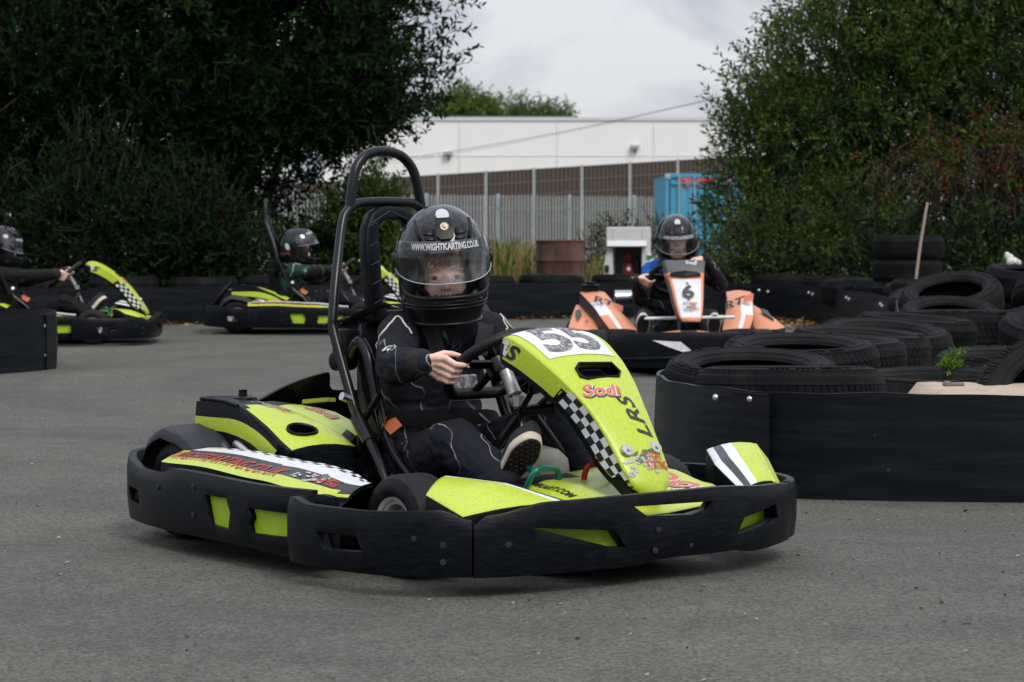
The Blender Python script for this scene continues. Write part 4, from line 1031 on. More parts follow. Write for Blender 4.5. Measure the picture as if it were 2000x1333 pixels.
    if fine:
        st = MB()
        for y in (-.012, -.004, .004, .012):
            P = [ch + Vector((.16, y * 1.2 + .0, .10)), ch + Vector((.17, y, .02)), ch + Vector((.17, y * 1.3, -.08))]
            st.tube([on(p, .0006) for p in catmull(P, 6)], .0008, 4)
        st.build('stitching', mat('dim_thread', (.2, .2, .21), .8), suit, 0)
        col = MB(); c = nk + Vector((.09, -.01, .03)); fn = lambda a, bb: on(c + lt * -0 + Vector((.02, a, bb)), .002)
        lay(col, text2d('X', .022, .05), lambda a, bb: fn(a - .012, bb), 0, .008); lay(col, text2d('G', .018, .03), lambda a, bb: fn(a + .012, bb - .004), 0, .008); col.build('collar_letters', mat('dark_red_thread', (.16, .012, .012), .8), suit, 0)
    # shoes
    for s in 'RL':
        hl, d, n, Ln = J['foot' + s]; shoe(body, hl, d, n, Ln)
    helmet(body, Mh @ Matrix.Scale(helm.pop('size', .99), 4), **helm)
    if fine:
        P, out, fr, T = J['gripR']; nails(P, out, fr, T, kh, body)
    return body
# ------------------------------------------------------------------ setting
def ground_mat():
    m = bpy.data.materials.new('asphalt'); m.use_nodes = True; t = m.node_tree; b = t.nodes['Principled BSDF']; b.inputs['Roughness'].default_value = .82; b.inputs['Specular IOR Level'].default_value = .35
    c = t.nodes.new('ShaderNodeTexCoord')
    def nz(s, d, r=.6, st=None):
        n = t.nodes.new('ShaderNodeTexNoise'); n.inputs['Scale'].default_value = s; n.inputs['Detail'].default_value = d; n.inputs['Roughness'].default_value = r
        if st:
            mp = t.nodes.new('ShaderNodeMapping'); mp.inputs['Scale'].default_value = st; mp.inputs['Rotation'].default_value = (0, 0, R(14)); t.links.new(c.outputs['Object'], mp.inputs[0]); t.links.new(mp.outputs[0], n.inputs[0])
        else: t.links.new(c.outputs['Object'], n.inputs[0])
        return n
    def ramp(src, p0, c0, p1, c1):
        r = t.nodes.new('ShaderNodeValToRGB'); r.color_ramp.elements[0].position = p0; r.color_ramp.elements[0].color = (*c0, 1); r.color_ramp.elements[1].position = p1; r.color_ramp.elements[1].color = (*c1, 1); t.links.new(src, r.inputs[0]); return r
    def mix(f, a, b_, mode='MIX'):
        x = t.nodes.new('ShaderNodeMixRGB'); x.blend_type = mode
        if isinstance(f, float): x.inputs[0].default_value = f
        else: t.links.new(f, x.inputs[0])
        t.links.new(a, x.inputs[1]); t.links.new(b_, x.inputs[2]); return x
    vo = t.nodes.new('ShaderNodeTexVoronoi'); vo.inputs['Scale'].default_value = 135; t.links.new(c.outputs['Object'], vo.inputs[0])
    st = ramp(vo.outputs['Color'], .0, (.043, .0435, .037), 1, (.168, .165, .143))
    fine = ramp(nz(420, 2).outputs[0], .35, (.6, .6, .6), .7, (1.35, 1.35, 1.33))
    a = mix(1.0, st.outputs[0], fine.outputs[0], 'MULTIPLY')
    big = ramp(nz(.55, 5).outputs[0], .3, (.80, .82, .83), .72, (1.12, 1.1, 1.07)); a = mix(1.0, a.outputs[0], big.outputs[0], 'MULTIPLY')
    mid = ramp(nz(5, 5).outputs[0], .3, (.86, .86, .86), .7, (1.12, 1.12, 1.12)); a = mix(1.0, a.outputs[0], mid.outputs[0], 'MULTIPLY')
    tr = ramp(nz(1.0, 5, .6, (.22, 1.3, 1)).outputs[0], .54, (1, 1, 1), .74, (.80, .81, .82)); a = mix(1.0, a.outputs[0], tr.outputs[0], 'MULTIPLY')
    wv_ = t.nodes.new('ShaderNodeTexWave'); wv_.wave_type = 'RINGS'; wv_.rings_direction = 'Z'; wv_.inputs['Scale'].default_value = .33; wv_.inputs['Distortion'].default_value = 2.2; wv_.inputs['Detail'].default_value = 3; wv_.inputs['Detail Scale'].default_value = .6
    mpw = t.nodes.new('ShaderNodeMapping'); mpw.inputs['Location'].default_value = (-1.5, -14.5, 0); t.links.new(c.outputs['Object'], mpw.inputs[0]); t.links.new(mpw.outputs[0], wv_.inputs[0])
    wr = ramp(wv_.outputs[0], .55, (1, 1, 1), .95, (.80, .81, .82)); wm = mix(nz(.8, 3).outputs[0], a.outputs[0], a.outputs[0]); wq = mix(1.0, a.outputs[0], wr.outputs[0], 'MULTIPLY'); a = mix(nz(.8, 3).outputs[0], a.outputs[0], wq.outputs[0])
    t.links.new(a.outputs[0], b.inputs['Base Color'])
    bp = t.nodes.new('ShaderNodeBump'); bp.inputs['Strength'].default_value = .55; bp.inputs['Distance'].default_value = .004; t.links.new(vo.outputs['Distance'], bp.inputs['Height']); t.links.new(bp.outputs[0], b.inputs['Normal'])
    return m
GRASSY = mat('rough_grass_ground', (.05, .06, .025), .95, noise=(.8, .8, (.12, .10, .055)), bump=(6, .5))
def gz(x, y): return smo(y, [(-1e3, 0), (33, 0), (62, -.95), (1e4, -.95)])
ys = [-30, 0, 20, 30, 33, 36, 39, 42, 45, 48, 52, 56, 60, 64, 80, 120, 200, 400, 1500]; xs = [-900, -200, -60, -25, -12, -6, 0, 6, 12, 25, 60, 200, 900]
kind(MB().grid([[(x, y, gz(x, y) - .006) for y in ys] for x in xs]).build('ground', GRASSY), 'structure')
AS = ground_mat()
kind(MB().grid([[(x, y, 0) for y in (-12, 0, 6, 12, 18, 27)] for x in (-22, -8, 0, 8, 20)]).build('race_track', AS), 'structure')

# ---- far white warehouse
def box_thing(): pass
WALLW = mat('white_cladding', (.86, .85, .84), .6, noise=(.25, .2, (.76, .75, .73)), stretch=(1, 1, .25))
wh = thing('warehouse', 'long white flat-roofed warehouse beyond the brown slatted fence', 'building', (6, 230, -1))
D0 = 230
WX0, WX1, WT = -17.5, 26, 11.45
m = MB()
nx = 260
rows = [[(WX0 + (WX1 - WX0) * i / nx, .0 - (.03 if i % 2 else 0), z) for i in range(nx + 1)] for z in (0, 4, 8, WT)]
rows = [[(x - 6, y, z) for x, y, z in r] for r in rows]
m.grid(rows); m.box(((WX0 + WX1) / 2 - 6, 20.05, WT / 2), (WX1 - WX0 - .1, 40, WT - .05))
m.build('wall', WALLW, wh, 0)
m = MB().box(((WX0 + WX1) / 2 - 6, -.06, WT + .12), (WX1 - WX0 + .3, .18, .30)); m.build('parapet_flashing', mat('pale_flashing', (.62, .64, .66), .5), wh, 0)
m = MB().box((-2.6 - 6 + .0, -.04, WT + .33), (16, .14, .10)); m.build('gutter', mat('blue_grey_gutter', (.12, .16, .2), .5), wh, 0)
m = MB()
for px in (898, 1088, 1277, 1460): m.box(((px - 1000) / 4900 * D0 - 6, -.05, WT / 2), (.10, .06, WT))
m.box(((WX0 + WX1) / 2 - 6, -.045, 8.2), (WX1 - WX0, .04, .05)); m.build('joint_trim', mat('joint_grey', (.74, .74, .73), .6), wh, 0)
for px, py in ((876, 301), (1239, 288)):
    X = (px - 1000) / 4900 * D0 - 6; Z = .885 - (py - 440) / 4900 * D0 + 1
    l = MB().box((X, -.35, Z), (.75, .6, .32)).prism([(X - .1, -.1, Z - .16), (X + .1, -.1, Z - .16), (X + .1, -.1, Z - .6), (X - .1, -.1, Z - .6)], (0, .06, 0)).build('flood_light', mat('lamp_grey', (.38, .38, .36), .5), wh, 0, .04)
# ---- overhead cables
for k, (z0, z1, label) in enumerate(((0, 0, 'upper dark overhead cable crossing in front of the white warehouse'), (-.12, -.22, 'thinner lower overhead cable crossing in front of the white warehouse'))):
    D = 120; P = []
    for px, py in ((700, 325), (880, 297), (1000, 277), (1150, 248), (1290, 217), (1420, 187), (1700, 115), (2100, 5)):
        P.append(((px - 1000) / 4900 * D, D, .885 - (py - 440) / 4900 * D + z0 + (z1 - z0) * (px - 880) / 540 * -1))
    tag(MB().tube(catmull(P, 4), .015 if k == 0 else .009, 6).build('overhead_cable', mat('cable', (.14, .15, .17), .5)), label, 'cable')
# ---- brown slatted barrier fence
TIM = mat('weathered_timber', (.105, .082, .068), .85, noise=(3, .7, (.06, .048, .042)), stretch=(4, 4, .5)); TIMB = mat('timber_backing', (.055, .045, .04), .9)
GALV = mat('galvanised_steel', (.40, .43, .43), .5, metal=.35, noise=(4, .5, (.24, .26, .27)))
sf = thing('slatted_fence', 'tall brown slatted timber fence with grey steel posts below the white warehouse', 'fence', (0, 158, -1))
ZT = lambda X: 4.92 + .0605 * (X + 7.0) - 0; XA, XB = -16, 24
def shear_box(m, x, w, y, d, z0, z1): m.prism([(x - w / 2, y, z0), (x + w / 2, y, z0), (x + w / 2, y, ZT(x + w / 2) + z1), (x - w / 2, y, ZT(x - w / 2) + z1)], (0, d, 0))
m = MB(); x = XA
rnd = random.Random(4)
while x < XB:
    shear_box(m, x, .17, 0 + rnd.uniform(-.01, .01), .05, .0, -.02); x += .262
m.build('slats', TIM, sf, 0)
m = MB(); m.prism([(XA, .07, 0), (XB, .07, 0), (XB, .07, ZT(XB) - .05), (XA, .07, ZT(XA) - .05)], (0, .05, 0)); m.build('backing_board', TIMB, sf, 0)
m = MB()
for dz in (-.06, -.85, -1.65, -2.5, -3.3): m.prism([(XA, -.03, ZT(XA) + dz), (XB, -.03, ZT(XB) + dz), (XB, -.03, ZT(XB) + dz + .05), (XA, -.03, ZT(XA) + dz + .05)], (0, .025, 0))
m.build('battens', mat('pale_batten', (.17, .14, .12), .8), sf, 0)
for k in range(-5, 9):
    X = (949 + 93.5 * k - 1000) / 4900 * 158
    if XA < X < XB:
        p = MB(); shear_box(p, X, .17, -.12, .08, 0, .06); p.build('post', GALV, sf, 0)
# ---- palisade fence
pf = thing('palisade_fence', 'grey galvanised palisade fence with pointed pales behind the rusty drum', 'fence', (0, 97, -.95))
FA, FB = Vector((-11.5, -8.4, 0)), Vector((11.5, 9.4, 0)); fd = (FB - FA); FL = fd.length; fd.normalize(); fn_ = Vector((-fd.y, fd.x, 0))
m = MB(); n = int(FL / .155)
for i in range(n):
    c = FA + fd * (i * .155); rows = []; w = .035; h = 3.0 + rnd.uniform(-.012, .012)
    pr = [(-w, .012), (-w * .45, -.012), (0, .004), (w * .45, -.012), (w, .012)]
    base = [c + fd * a + fn_ * b for a, b in pr]; top = [p + Vector((0, 0, h - .10)) for p in base]; k = len(m.v)
    m.add(base + top + [c + fd * -.02 + Vector((0, 0, h - .02)), c + Vector((0, 0, h)), c + fd * .02 + Vector((0, 0, h - .02))], [(q, q + 1, q + 6, q + 5) for q in range(4)] + [(5, 6, 10), (6, 7, 11, 10), (7, 8, 12, 11), (8, 9, 12)])
m.build('pales', GALV, pf, 0)
m = MB()
for z in (.45, 2.45):
    a, b = FA + fn_ * .03 + Vector((0, 0, z)), FB + fn_ * .03 + Vector((0, 0, z)); m.prism([a, b, b + Vector((0, 0, .06)), a + Vector((0, 0, .06))], fn_ * .05)
m.build('rail', mat('dark_rail', (.13, .15, .16), .5), pf, 0)
for px in (560, 700, 838, 976, 1115, 1243, 1380):
    lo, hi = 0, FL
    best = min((abs(1000 + 4900 * (FA + fd * (FL * q / 400)).x / (97 + (FA + fd * (FL * q / 400)).y) - px), q) for q in range(401))[1]
    c = FA + fd * (FL * best / 400) + fn_ * .12
    MB().box(c + Vector((0, 0, 1.52)), (.13, .13, 3.04)).build('post', mat('pale_galvanised', (.36, .42, .46), .45, metal=.3), pf, 0)
# ---- blue shipping container
BLU = mat('container_blue', (.06, .29, .44), .55, noise=(2.2, .6, (.11, .38, .52)))
ct = thing('shipping_container', 'sky blue shipping container, door end showing beside the right-hand bush', 'container', (5.98, 78, -.12))
W, Hh = 2.44, 2.6
m = MB(); 
for side in (-1, 1):
    rows = [[(side * (W / 2 - (.035 if (i // 2) % 2 else 0)), .1 + 6.0 * i / 60, z) for z in (.12, Hh - .1)] for i in range(61)]; m.grid(rows)
m.box((0, 3.1, Hh - .06), (W - .08, 6, .03)); m.box((0, 6.05, Hh / 2), (W - .05, .04, Hh - .1)); m.box((0, .30, Hh / 2), (W - .14, .03, Hh - .2)); m.build('body', BLU, ct, 0)
m = MB()
for sx in (-1, 1): m.box((sx * (W / 2 - .06), .06, Hh / 2), (.12, .12, Hh - .36))
m.box((0, .06, Hh - .06), (W - .26, .12, .12)); m.box((0, .06, .08), (W - .26, .12, .14)); m.build('corner_frame', BLU, ct, 0, .01)
for sx in (-1, 1):
    rows = []
    for i in range(13):
        x = sx * .04 + sx * (W / 2 - .2) * i / 12; y = .03 + (.04 if (i // 2) % 2 else 0); rows.append([(x, y, .17), (x, y, Hh - .13)])
    d = MB().slab(rows, (0, .03, 0)).build('door', BLU, ct, 0)
    for q in (.32, .80):
        MB().tube([(sx * q, -.02, .1), (sx * q, -.02, Hh - .06)], .022, 8).build('lock_rod', mat('pale_rod', (.32, .42, .46), .5), d)
    m = MB()
    for z in (.5, 1.2, 2.3): m.box((sx * .55, -.005, z), (.95, .03, .05))
    m.build('hinge_bar', BLU, d, 0)
m = MB()
for sx in (-1, 1):
    for z in (.08, Hh - .09): m.box((sx * (W / 2 - .075), .05, z), (.17, .17, .16))
m.build('corner_casting', mat('casting', (.30, .42, .5), .6), ct, 0, .02)
m = MB(); rr = random.Random(2)
def rag(x0, x1, z): return [(x0, -.003, z)] + [(x0 + (x1 - x0) * i / 7, -.003, z - rr.uniform(.08, .34)) for i in range(8)] + [(x1, -.003, z)]
for x0, x1 in ((-.80, -.40), (-.25, .18), (.22, .62), (.7, 1.0)): m.prism(rag(x0, x1, Hh - .13), (0, .004, 0))
m.build('torn_red_sticker', mat('red_sticker', (.55, .03, .03), .6, noise=(6, .6, (.6, .5, .5))), ct, 0)
# ---- rusty drum
RUST = mat('rusted_steel', (.085, .036, .026), .75, metal=.2, noise=(4.5, 1.0, (.22, .14, .11)), stretch=(1, 1, .6), bump=(30, .3))
pr = [(.001, 0), (.27, 0), (.283, .012), (.28, .03)]
for z in (.2, .23, .26): pr.append((.28 + (.014 if z == .23 else 0), z))
for z in (.45, .48, .51): pr.append((.28 + (.014 if z == .48 else 0), z))
pr += [(.28, .69), (.29, .70), (.285, .712), (.272, .70), (.268, .66), (.001, .655)]
tag(MB().lathe(pr, 48, Matrix.Translation((.56, 29, 0)), closed=False).build('oil_drum', RUST, None, 30), 'rusty brown steel drum standing in front of the palisade fence', 'drum')
# ---- white cabinet with an open front
WC = mat('cabinet_white', (.72, .73, .74), .5, noise=(5, .3, (.5, .51, .5)))
cb_ = thing('cabinet', 'white metal cabinet with an open dark front, left of the orange kart driver', 'cabinet', (1.375, 30, 0), R(-8))
m = MB(); w, h, d = .50, .86, .42
m.prism([(-w / 2, 0, 0), (-w / 2 - .03, 0, .12), (-w / 2 - .03, 0, .40), (-w / 2 + .0, 0, .55), (-w / 2, 0, h), (-w / 2 + .075, 0, h), (-w / 2 + .075, 0, 0)], (0, d, 0))
m.prism([(w / 2 - .075, 0, 0), (w / 2 - .075, 0, h), (w / 2, 0, h), (w / 2 + .0, 0, .55), (w / 2 + .06, 0, .40), (w / 2 + .06, 0, 0)], (0, d, 0))
m.box((0, .08, h - .10), (w - .152, .16, .2)); m.box((0, d / 2 + .02, h - .012), (w - .152, d - .06, .02)); m.box((0, .22, .13), (w - .152, .40, .26)); m.build('shell', WC, cb_, 0, .012)
MB().prism([(-.235, -.002, .70), (.235, -.002, .70), (.235, -.07, .635), (-.235, -.07, .635)], (0, .02, -.012)).build('hood', WC, cb_, 0)
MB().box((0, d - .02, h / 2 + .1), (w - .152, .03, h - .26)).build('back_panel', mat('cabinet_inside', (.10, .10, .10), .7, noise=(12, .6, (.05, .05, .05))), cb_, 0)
m = MB().box((-.242, -.004, .36), (.05, .006, .09)); m.build('label_plate', BLACKV, cb_, 0)
t = MB(); lay(t, text2d('LPG', .03, .03), lambda a, b: Vector((-.242 + a * .7, -.008, .38 + b)), 0); 
mm = MB().box((.27, -.004, .50), (.07, .006, .05)); mm.build('green_label', mat('label_green', (.05, .22, .14), .5), cb_, 0)
pu = thing('pump_unit', 'dark red pump unit standing inside the open white cabinet', 'pump', (1.40, 30.2, .26))
m = MB().lathe([(.001, 0), (.07, 0), (.075, .02), (.075, .14), (.06, .17), (.03, .19), (.03, .21), (.05, .22), (.055, .27), (.03, .30), (.001, .305)], 24, Matrix.Identity(4)); m.build('body', mat('dark_red_paint', (.20, .02, .025), .4), pu, 40)
MB().lathe([(.001, 0), (.025, 0), (.025, .03), (.001, .032)], 12, Matrix.Translation((0, -.07, .10)) @ Matrix.Rotation(R(90), 4, 'X')).build('gauge', WHITE, pu)
MB().tube(catmull([(.07, 0, .2), (.12, -.03, .24), (.14, -.03, .1), (.12, 0, 0)], 5), .012).build('hose', RUBBER, pu)

# ------------------------------------------------------------------ plants
def leaf_mat(name, c1, c2, c3=None, trans=.25):
    m = bpy.data.materials.new(name); m.use_nodes = True; t = m.node_tree; t.nodes.clear()
    o = t.nodes.new('ShaderNodeOutputMaterial'); b = t.nodes.new('ShaderNodeBsdfPrincipled'); b.inputs['Roughness'].default_value = .7; b.inputs['Specular IOR Level'].default_value = .07
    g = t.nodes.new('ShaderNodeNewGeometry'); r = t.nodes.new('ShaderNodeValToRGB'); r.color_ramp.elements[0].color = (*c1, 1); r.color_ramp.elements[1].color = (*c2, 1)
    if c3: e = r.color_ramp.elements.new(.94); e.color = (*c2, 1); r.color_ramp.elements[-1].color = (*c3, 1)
    t.links.new(g.outputs['Random Per Island'], r.inputs[0])
    tc = t.nodes.new('ShaderNodeTexCoord'); n = t.nodes.new('ShaderNodeTexNoise'); n.inputs['Scale'].default_value = 1.4; n.inputs['Detail'].default_value = 3; t.links.new(tc.outputs['Object'], n.inputs[0])
    r2 = t.nodes.new('ShaderNodeValToRGB'); r2.color_ramp.elements[0].position = .35; r2.color_ramp.elements[0].color = (.7, .75, .8, 1); r2.color_ramp.elements[1].position = .68; r2.color_ramp.elements[1].color = (1.35, 1.25, .95, 1); t.links.new(n.outputs[0], r2.inputs[0])
    mm = t.nodes.new('ShaderNodeMixRGB'); mm.blend_type = 'MULTIPLY'; mm.inputs[0].default_value = 1; t.links.new(r.outputs[0], mm.inputs[1]); t.links.new(r2.outputs[0], mm.inputs[2])
    t.links.new(mm.outputs[0], b.inputs['Base Color']); tr = t.nodes.new('ShaderNodeBsdfTranslucent'); t.links.new(mm.outputs[0], tr.inputs[0])
    x = t.nodes.new('ShaderNodeMixShader'); x.inputs[0].default_value = trans; t.links.new(b.outputs[0], x.inputs[1]); t.links.new(tr.outputs[0], x.inputs[2]); t.links.new(x.outputs[0], o.inputs[0])
    return m
BARK = mat('bark', (.05, .042, .035), .9, noise=(8, .6, (.09, .08, .07)), stretch=(3, 3, .4), bump=(20, .6))
def quads_mesh(name, V, mats, parent, mi=None):
    """V: (n, 4, 3) quads"""
    n = len(V); me = bpy.data.meshes.new(name); me.vertices.add(n * 4); me.vertices.foreach_set('co', V.reshape(-1).astype(np.float32))
    me.loops.add(n * 4); me.loops.foreach_set('vertex_index', np.arange(n * 4, dtype=np.int32)); me.polygons.add(n); me.polygons.foreach_set('loop_start', np.arange(0, n * 4, 4, dtype=np.int32))
    for m in mats: me.materials.append(m)
    if mi is not None: me.polygons.foreach_set('material_index', mi.astype(np.int32))
    me.update(calc_edges=True); me.validate()
    return link_mesh(name, me, parent)
def unit(a): return a / np.maximum(1e-6, np.linalg.norm(a, axis=-1, keepdims=True))
def crown(name, parent, blobs, n_tw, per, leaf, tw, mats, seed, up=.35, shell=.45, wid=.38, hole=0.0, clump=2.1, droop=0):
    rg = np.random.default_rng(seed); B = np.array(blobs, float); vol = B[:, 3] * B[:, 4] * B[:, 5]; 
    idx = rg.choice(len(B), n_tw, p=vol ** .8 / (vol ** .8).sum())
    d = unit(rg.normal(size=(n_tw, 3))); r = rg.random(n_tw) ** shell
    lump = 1 + .16 * np.sin(d[:, 0] * 5.1 + idx * 1.7 + seed) + .14 * np.sin(d[:, 1] * 6.3 + seed * 2.1) + .13 * np.sin(d[:, 2] * 7.7 + idx)
    c = B[idx, :3] + d * B[idx, 3:6] * (r * lump)[:, None]
    if hole:
        f = np.sin(c[:, 0] * clump * 2.3 + seed) + np.sin(c[:, 1] * clump * 2.9 + 1) + np.sin(c[:, 2] * clump * 2.6 + 2) + rg.normal(size=n_tw) * .5
        k = f > -hole * -1 - 1.6 + hole; c, d, idx = c[k], d[k], idx[k]
    n = len(c)
    ax = unit(d * .8 + np.array([0, 0, up]) + rg.normal(size=(n, 3)) * .45); L = tw * rg.uniform(.6, 1.3, n)
    t = (np.arange(per) + .5) / per; P = c[:, None, :] + ax[:, None, :] * (L[:, None] * t[None, :])[:, :, None]
    P[:, :, 2] -= droop * (t[None, :] ** 2) * L[:, None]
    perp = unit(np.cross(ax, rg.normal(size=(n, 3)))); bi = np.cross(ax, perp)
    ang = (np.arange(per) * 2.4)[None, :] + rg.random((n, 1)) * 6; out = perp[:, None, :] * np.cos(ang)[:, :, None] + bi[:, None, :] * np.sin(ang)[:, :, None]
    ld = unit(out * .8 + ax[:, None, :] * .6 + rg.normal(size=(n, per, 3)) * .3); ll = leaf * rg.uniform(.6, 1.25, (n, per, 1))
    sd = unit(np.cross(ld, rg.normal(size=(n, per, 3)) + np.array([0, 0, 1.2]))); w = ll * wid
    V = np.stack([P, P + ld * ll * .5 + sd * w * .5, P + ld * ll, P + ld * ll * .5 - sd * w * .5], axis=2).reshape(-1, 4, 3)
    mi = None
    if len(mats) > 1: mi = np.repeat((rg.random(n) * len(mats)).astype(int), per)
    o = quads_mesh(name, V, mats, parent, mi)
    # twig stems, thin crossed strips
    e = P[:, -1] ; s = c; wv = perp * (.0035 + leaf * .02); 
    T = np.concatenate([np.stack([s - wv, s + wv, e + wv * .4, e - wv * .4], 1), np.stack([s - bi * (.0035 + leaf * .02), s + bi * (.0035 + leaf * .02), e + bi * .002, e - bi * .002], 1)])
    return o, T
def tree(label, cat, base, blobs, n_tw, per, leaf, tw, mats, seed, trunk_r=.12, group=None, name='tree', limbs=7, **kw):
    t = thing(name, label, cat, base, 0, group); b = Vector(base)
    rel = [(x - base[0], y - base[1], z - base[2], a, c, d) for x, y, z, a, c, d in blobs]
    o, T = crown('crown', t, rel, n_tw, per, leaf, tw, mats, seed, **kw)
    rn = random.Random(seed); m = MB()
    for s in range(2 if trunk_r < .3 else 1):
        top = Vector((rel[0][0] * .5, rel[0][1] * .5, rel[0][2])); ox = Vector((rn.uniform(-1, 1), rn.uniform(-1, 1), 0)) * trunk_r * 1.4
        m.tube(catmull([ox, ox * 1.2 + top * .35 + Vector((.06, .03, 0)), top * .75 + ox, top + ox * .4], 4), [trunk_r * (1 - .05 * i) for i in range(13)], 9)
    for k in range(limbs):
        bl = rel[k % len(rel)]; q = Vector((bl[0], bl[1], bl[2])); st = q * .35 + Vector((0, 0, -.0)); 
        en = q + Vector((rn.uniform(-.7, .7) * bl[3], rn.uniform(-.7, .7) * bl[4], rn.uniform(-.2, .7) * bl[5]))
        m.tube(catmull([st, (st + en) * .5 + Vector((rn.uniform(-.1, .1), rn.uniform(-.1, .1), .12)) * bl[3], en], 4), [trunk_r * .45 * (1 - .09 * i) for i in range(9)], 6)
    tr = m.build('trunk', BARK, t, 60)
    quads_mesh('twigs', T, [BARK], t)
    return t
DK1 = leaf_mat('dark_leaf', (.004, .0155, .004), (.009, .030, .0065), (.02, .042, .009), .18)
MD1 = leaf_mat('mid_leaf', (.030, .070, .017), (.064, .122, .026), (.18, .16, .035), .3)
OL1 = leaf_mat('olive_leaf', (.050, .085, .02), (.095, .13, .03), (.2, .17, .04), .3)
BR1 = leaf_mat('lit_leaf', (.05, .105, .018), (.11, .17, .03), (.2, .2, .05), .35)
RD1 = leaf_mat('withered_leaf', (.06, .022, .012), (.12, .04, .02), (.15, .08, .03), .2)
TN1 = leaf_mat('dry_grass_leaf', (.22, .17, .08), (.36, .28, .13), (.12, .13, .04), .3)
GR1 = leaf_mat('weed_leaf', (.07, .16, .015), (.14, .28, .03), (.3, .33, .04), .35)
FT1 = leaf_mat('far_leaf', (.05, .10, .03), (.10, .17, .05), (.15, .2, .06), .3)
G = 'dark trees massed behind the parked tyre wall'
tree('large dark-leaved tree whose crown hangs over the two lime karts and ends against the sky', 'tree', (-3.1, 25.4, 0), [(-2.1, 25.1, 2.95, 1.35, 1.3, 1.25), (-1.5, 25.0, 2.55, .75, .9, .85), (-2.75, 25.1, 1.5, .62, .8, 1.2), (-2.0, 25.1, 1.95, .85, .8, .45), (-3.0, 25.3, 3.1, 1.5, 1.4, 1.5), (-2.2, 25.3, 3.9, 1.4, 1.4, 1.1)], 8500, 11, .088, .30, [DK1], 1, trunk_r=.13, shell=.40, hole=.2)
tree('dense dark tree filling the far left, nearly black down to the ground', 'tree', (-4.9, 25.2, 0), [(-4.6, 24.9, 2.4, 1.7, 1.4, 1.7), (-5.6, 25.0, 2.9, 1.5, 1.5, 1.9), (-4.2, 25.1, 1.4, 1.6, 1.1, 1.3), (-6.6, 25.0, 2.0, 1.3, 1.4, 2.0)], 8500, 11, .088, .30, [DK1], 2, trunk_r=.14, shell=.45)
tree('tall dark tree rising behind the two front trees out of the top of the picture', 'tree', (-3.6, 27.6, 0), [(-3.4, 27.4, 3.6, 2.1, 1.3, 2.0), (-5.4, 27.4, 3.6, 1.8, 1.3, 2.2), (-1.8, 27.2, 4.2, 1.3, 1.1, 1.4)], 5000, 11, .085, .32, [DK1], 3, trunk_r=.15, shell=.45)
for k, (x, y, rx, rz, lab) in enumerate(((-5.3, 23.9, .95, .95, 'dark shrub behind the kart driver with the helmet camera'), (-3.9, 23.7, .9, 1.0, 'dark shrub behind the leading lime kart nose at left'), (-2.95, 23.8, .60, .75, 'dark shrub at the right end of the black hedge, behind the upright lime kart seat'))):
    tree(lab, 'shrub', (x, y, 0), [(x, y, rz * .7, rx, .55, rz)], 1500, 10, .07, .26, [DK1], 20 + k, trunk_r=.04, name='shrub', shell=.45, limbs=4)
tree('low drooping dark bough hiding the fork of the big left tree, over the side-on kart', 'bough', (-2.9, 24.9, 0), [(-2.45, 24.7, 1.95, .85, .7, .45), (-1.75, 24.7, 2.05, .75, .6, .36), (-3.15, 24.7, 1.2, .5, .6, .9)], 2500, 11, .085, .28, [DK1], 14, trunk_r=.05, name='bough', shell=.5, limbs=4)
tree('leafy sunlit shrub between the black hedge and the roll hoop', 'shrub', (-1.9, 28.6, 0), [(-1.85, 28.5, .7, .42, .45, .60), (-1.55, 28.6, 1.0, .33, .4, .52), (-2.35, 28.4, .38, .42, .4, .42), (-1.2, 28.5, .35, .4, .4, .35)], 1500, 10, .08, .24, [MD1, BR1], 31, trunk_r=.03, name='shrub', shell=.5)
tree('big bush of small upright green leaves behind the tyre stacks, twigs against the sky', 'bush', (3.6, 25.4, 0), [(3.5, 25.3, 1.7, 1.25, 1.0, 1.5), (3.75, 25.2, 2.55, 1.0, .9, .85), (4.9, 25.4, 2.6, 1.3, 1.0, 1.1), (2.55, 25.0, 1.15, .60, .6, .9), (5.2, 25.3, 1.5, 1.2, 1.0, 1.5), (4.45, 25.3, 3.35, .95, .9, .75), (2.75, 25.2, 1.9, .6, .6, .45)], 8600, 13, .074, .34, [MD1, MD1, OL1], 5, trunk_r=.07, up=.75, shell=.42, name='bush', wid=.36, limbs=12)
tree('olive bush low in front of the big green bush, beside the orange kart driver', 'bush', (2.55, 24.3, 0), [(2.5, 24.3, .55, .62, .4, .55), (3.3, 24.4, .6, .7, .4, .6)], 1500, 12, .05, .24, [OL1, MD1], 6, trunk_r=.03, up=.5, name='bush', limbs=5)
tree('withered red-brown creeper hanging on the right side of the big green bush', 'creeper', (4.55, 24.1, 0), [(4.30, 23.95, 1.45, .70, .25, .36), (4.8, 23.9, .95, .5, .25, .5), (4.85, 24.0, 1.55, .45, .25, .4)], 1150, 9, .058, .3, [RD1, OL1, RD1, MD1], 7, trunk_r=.025, up=-.3, name='creeper', droop=.5, limbs=14)
tree('dark green bush below the withered creeper, behind the stack of four tyres', 'bush', (4.1, 23.6, 0), [(3.6, 23.6, .45, .6, .35, .5), (4.6, 23.6, .5, .8, .35, .5)], 1300, 11, .055, .24, [DK1, MD1], 8, trunk_r=.03, name='bush', limbs=5)
fw = thing('woodland', 'distant woods closing the horizon either side of the warehouse', 'wood', (0, 120, -1)); fw['kind'] = 'stuff'
crown('canopy', fw, [(x, 8 * sin(x), 4 + 1.5 * sin(x * .7), 6, 4, 5 + 1.5 * sin(x * 1.3)) for x in list(range(-80, -22, 6)) + list(range(44, 96, 6))], 5200, 9, .5, 1.4, [FT1, MD1], 78, shell=.5)
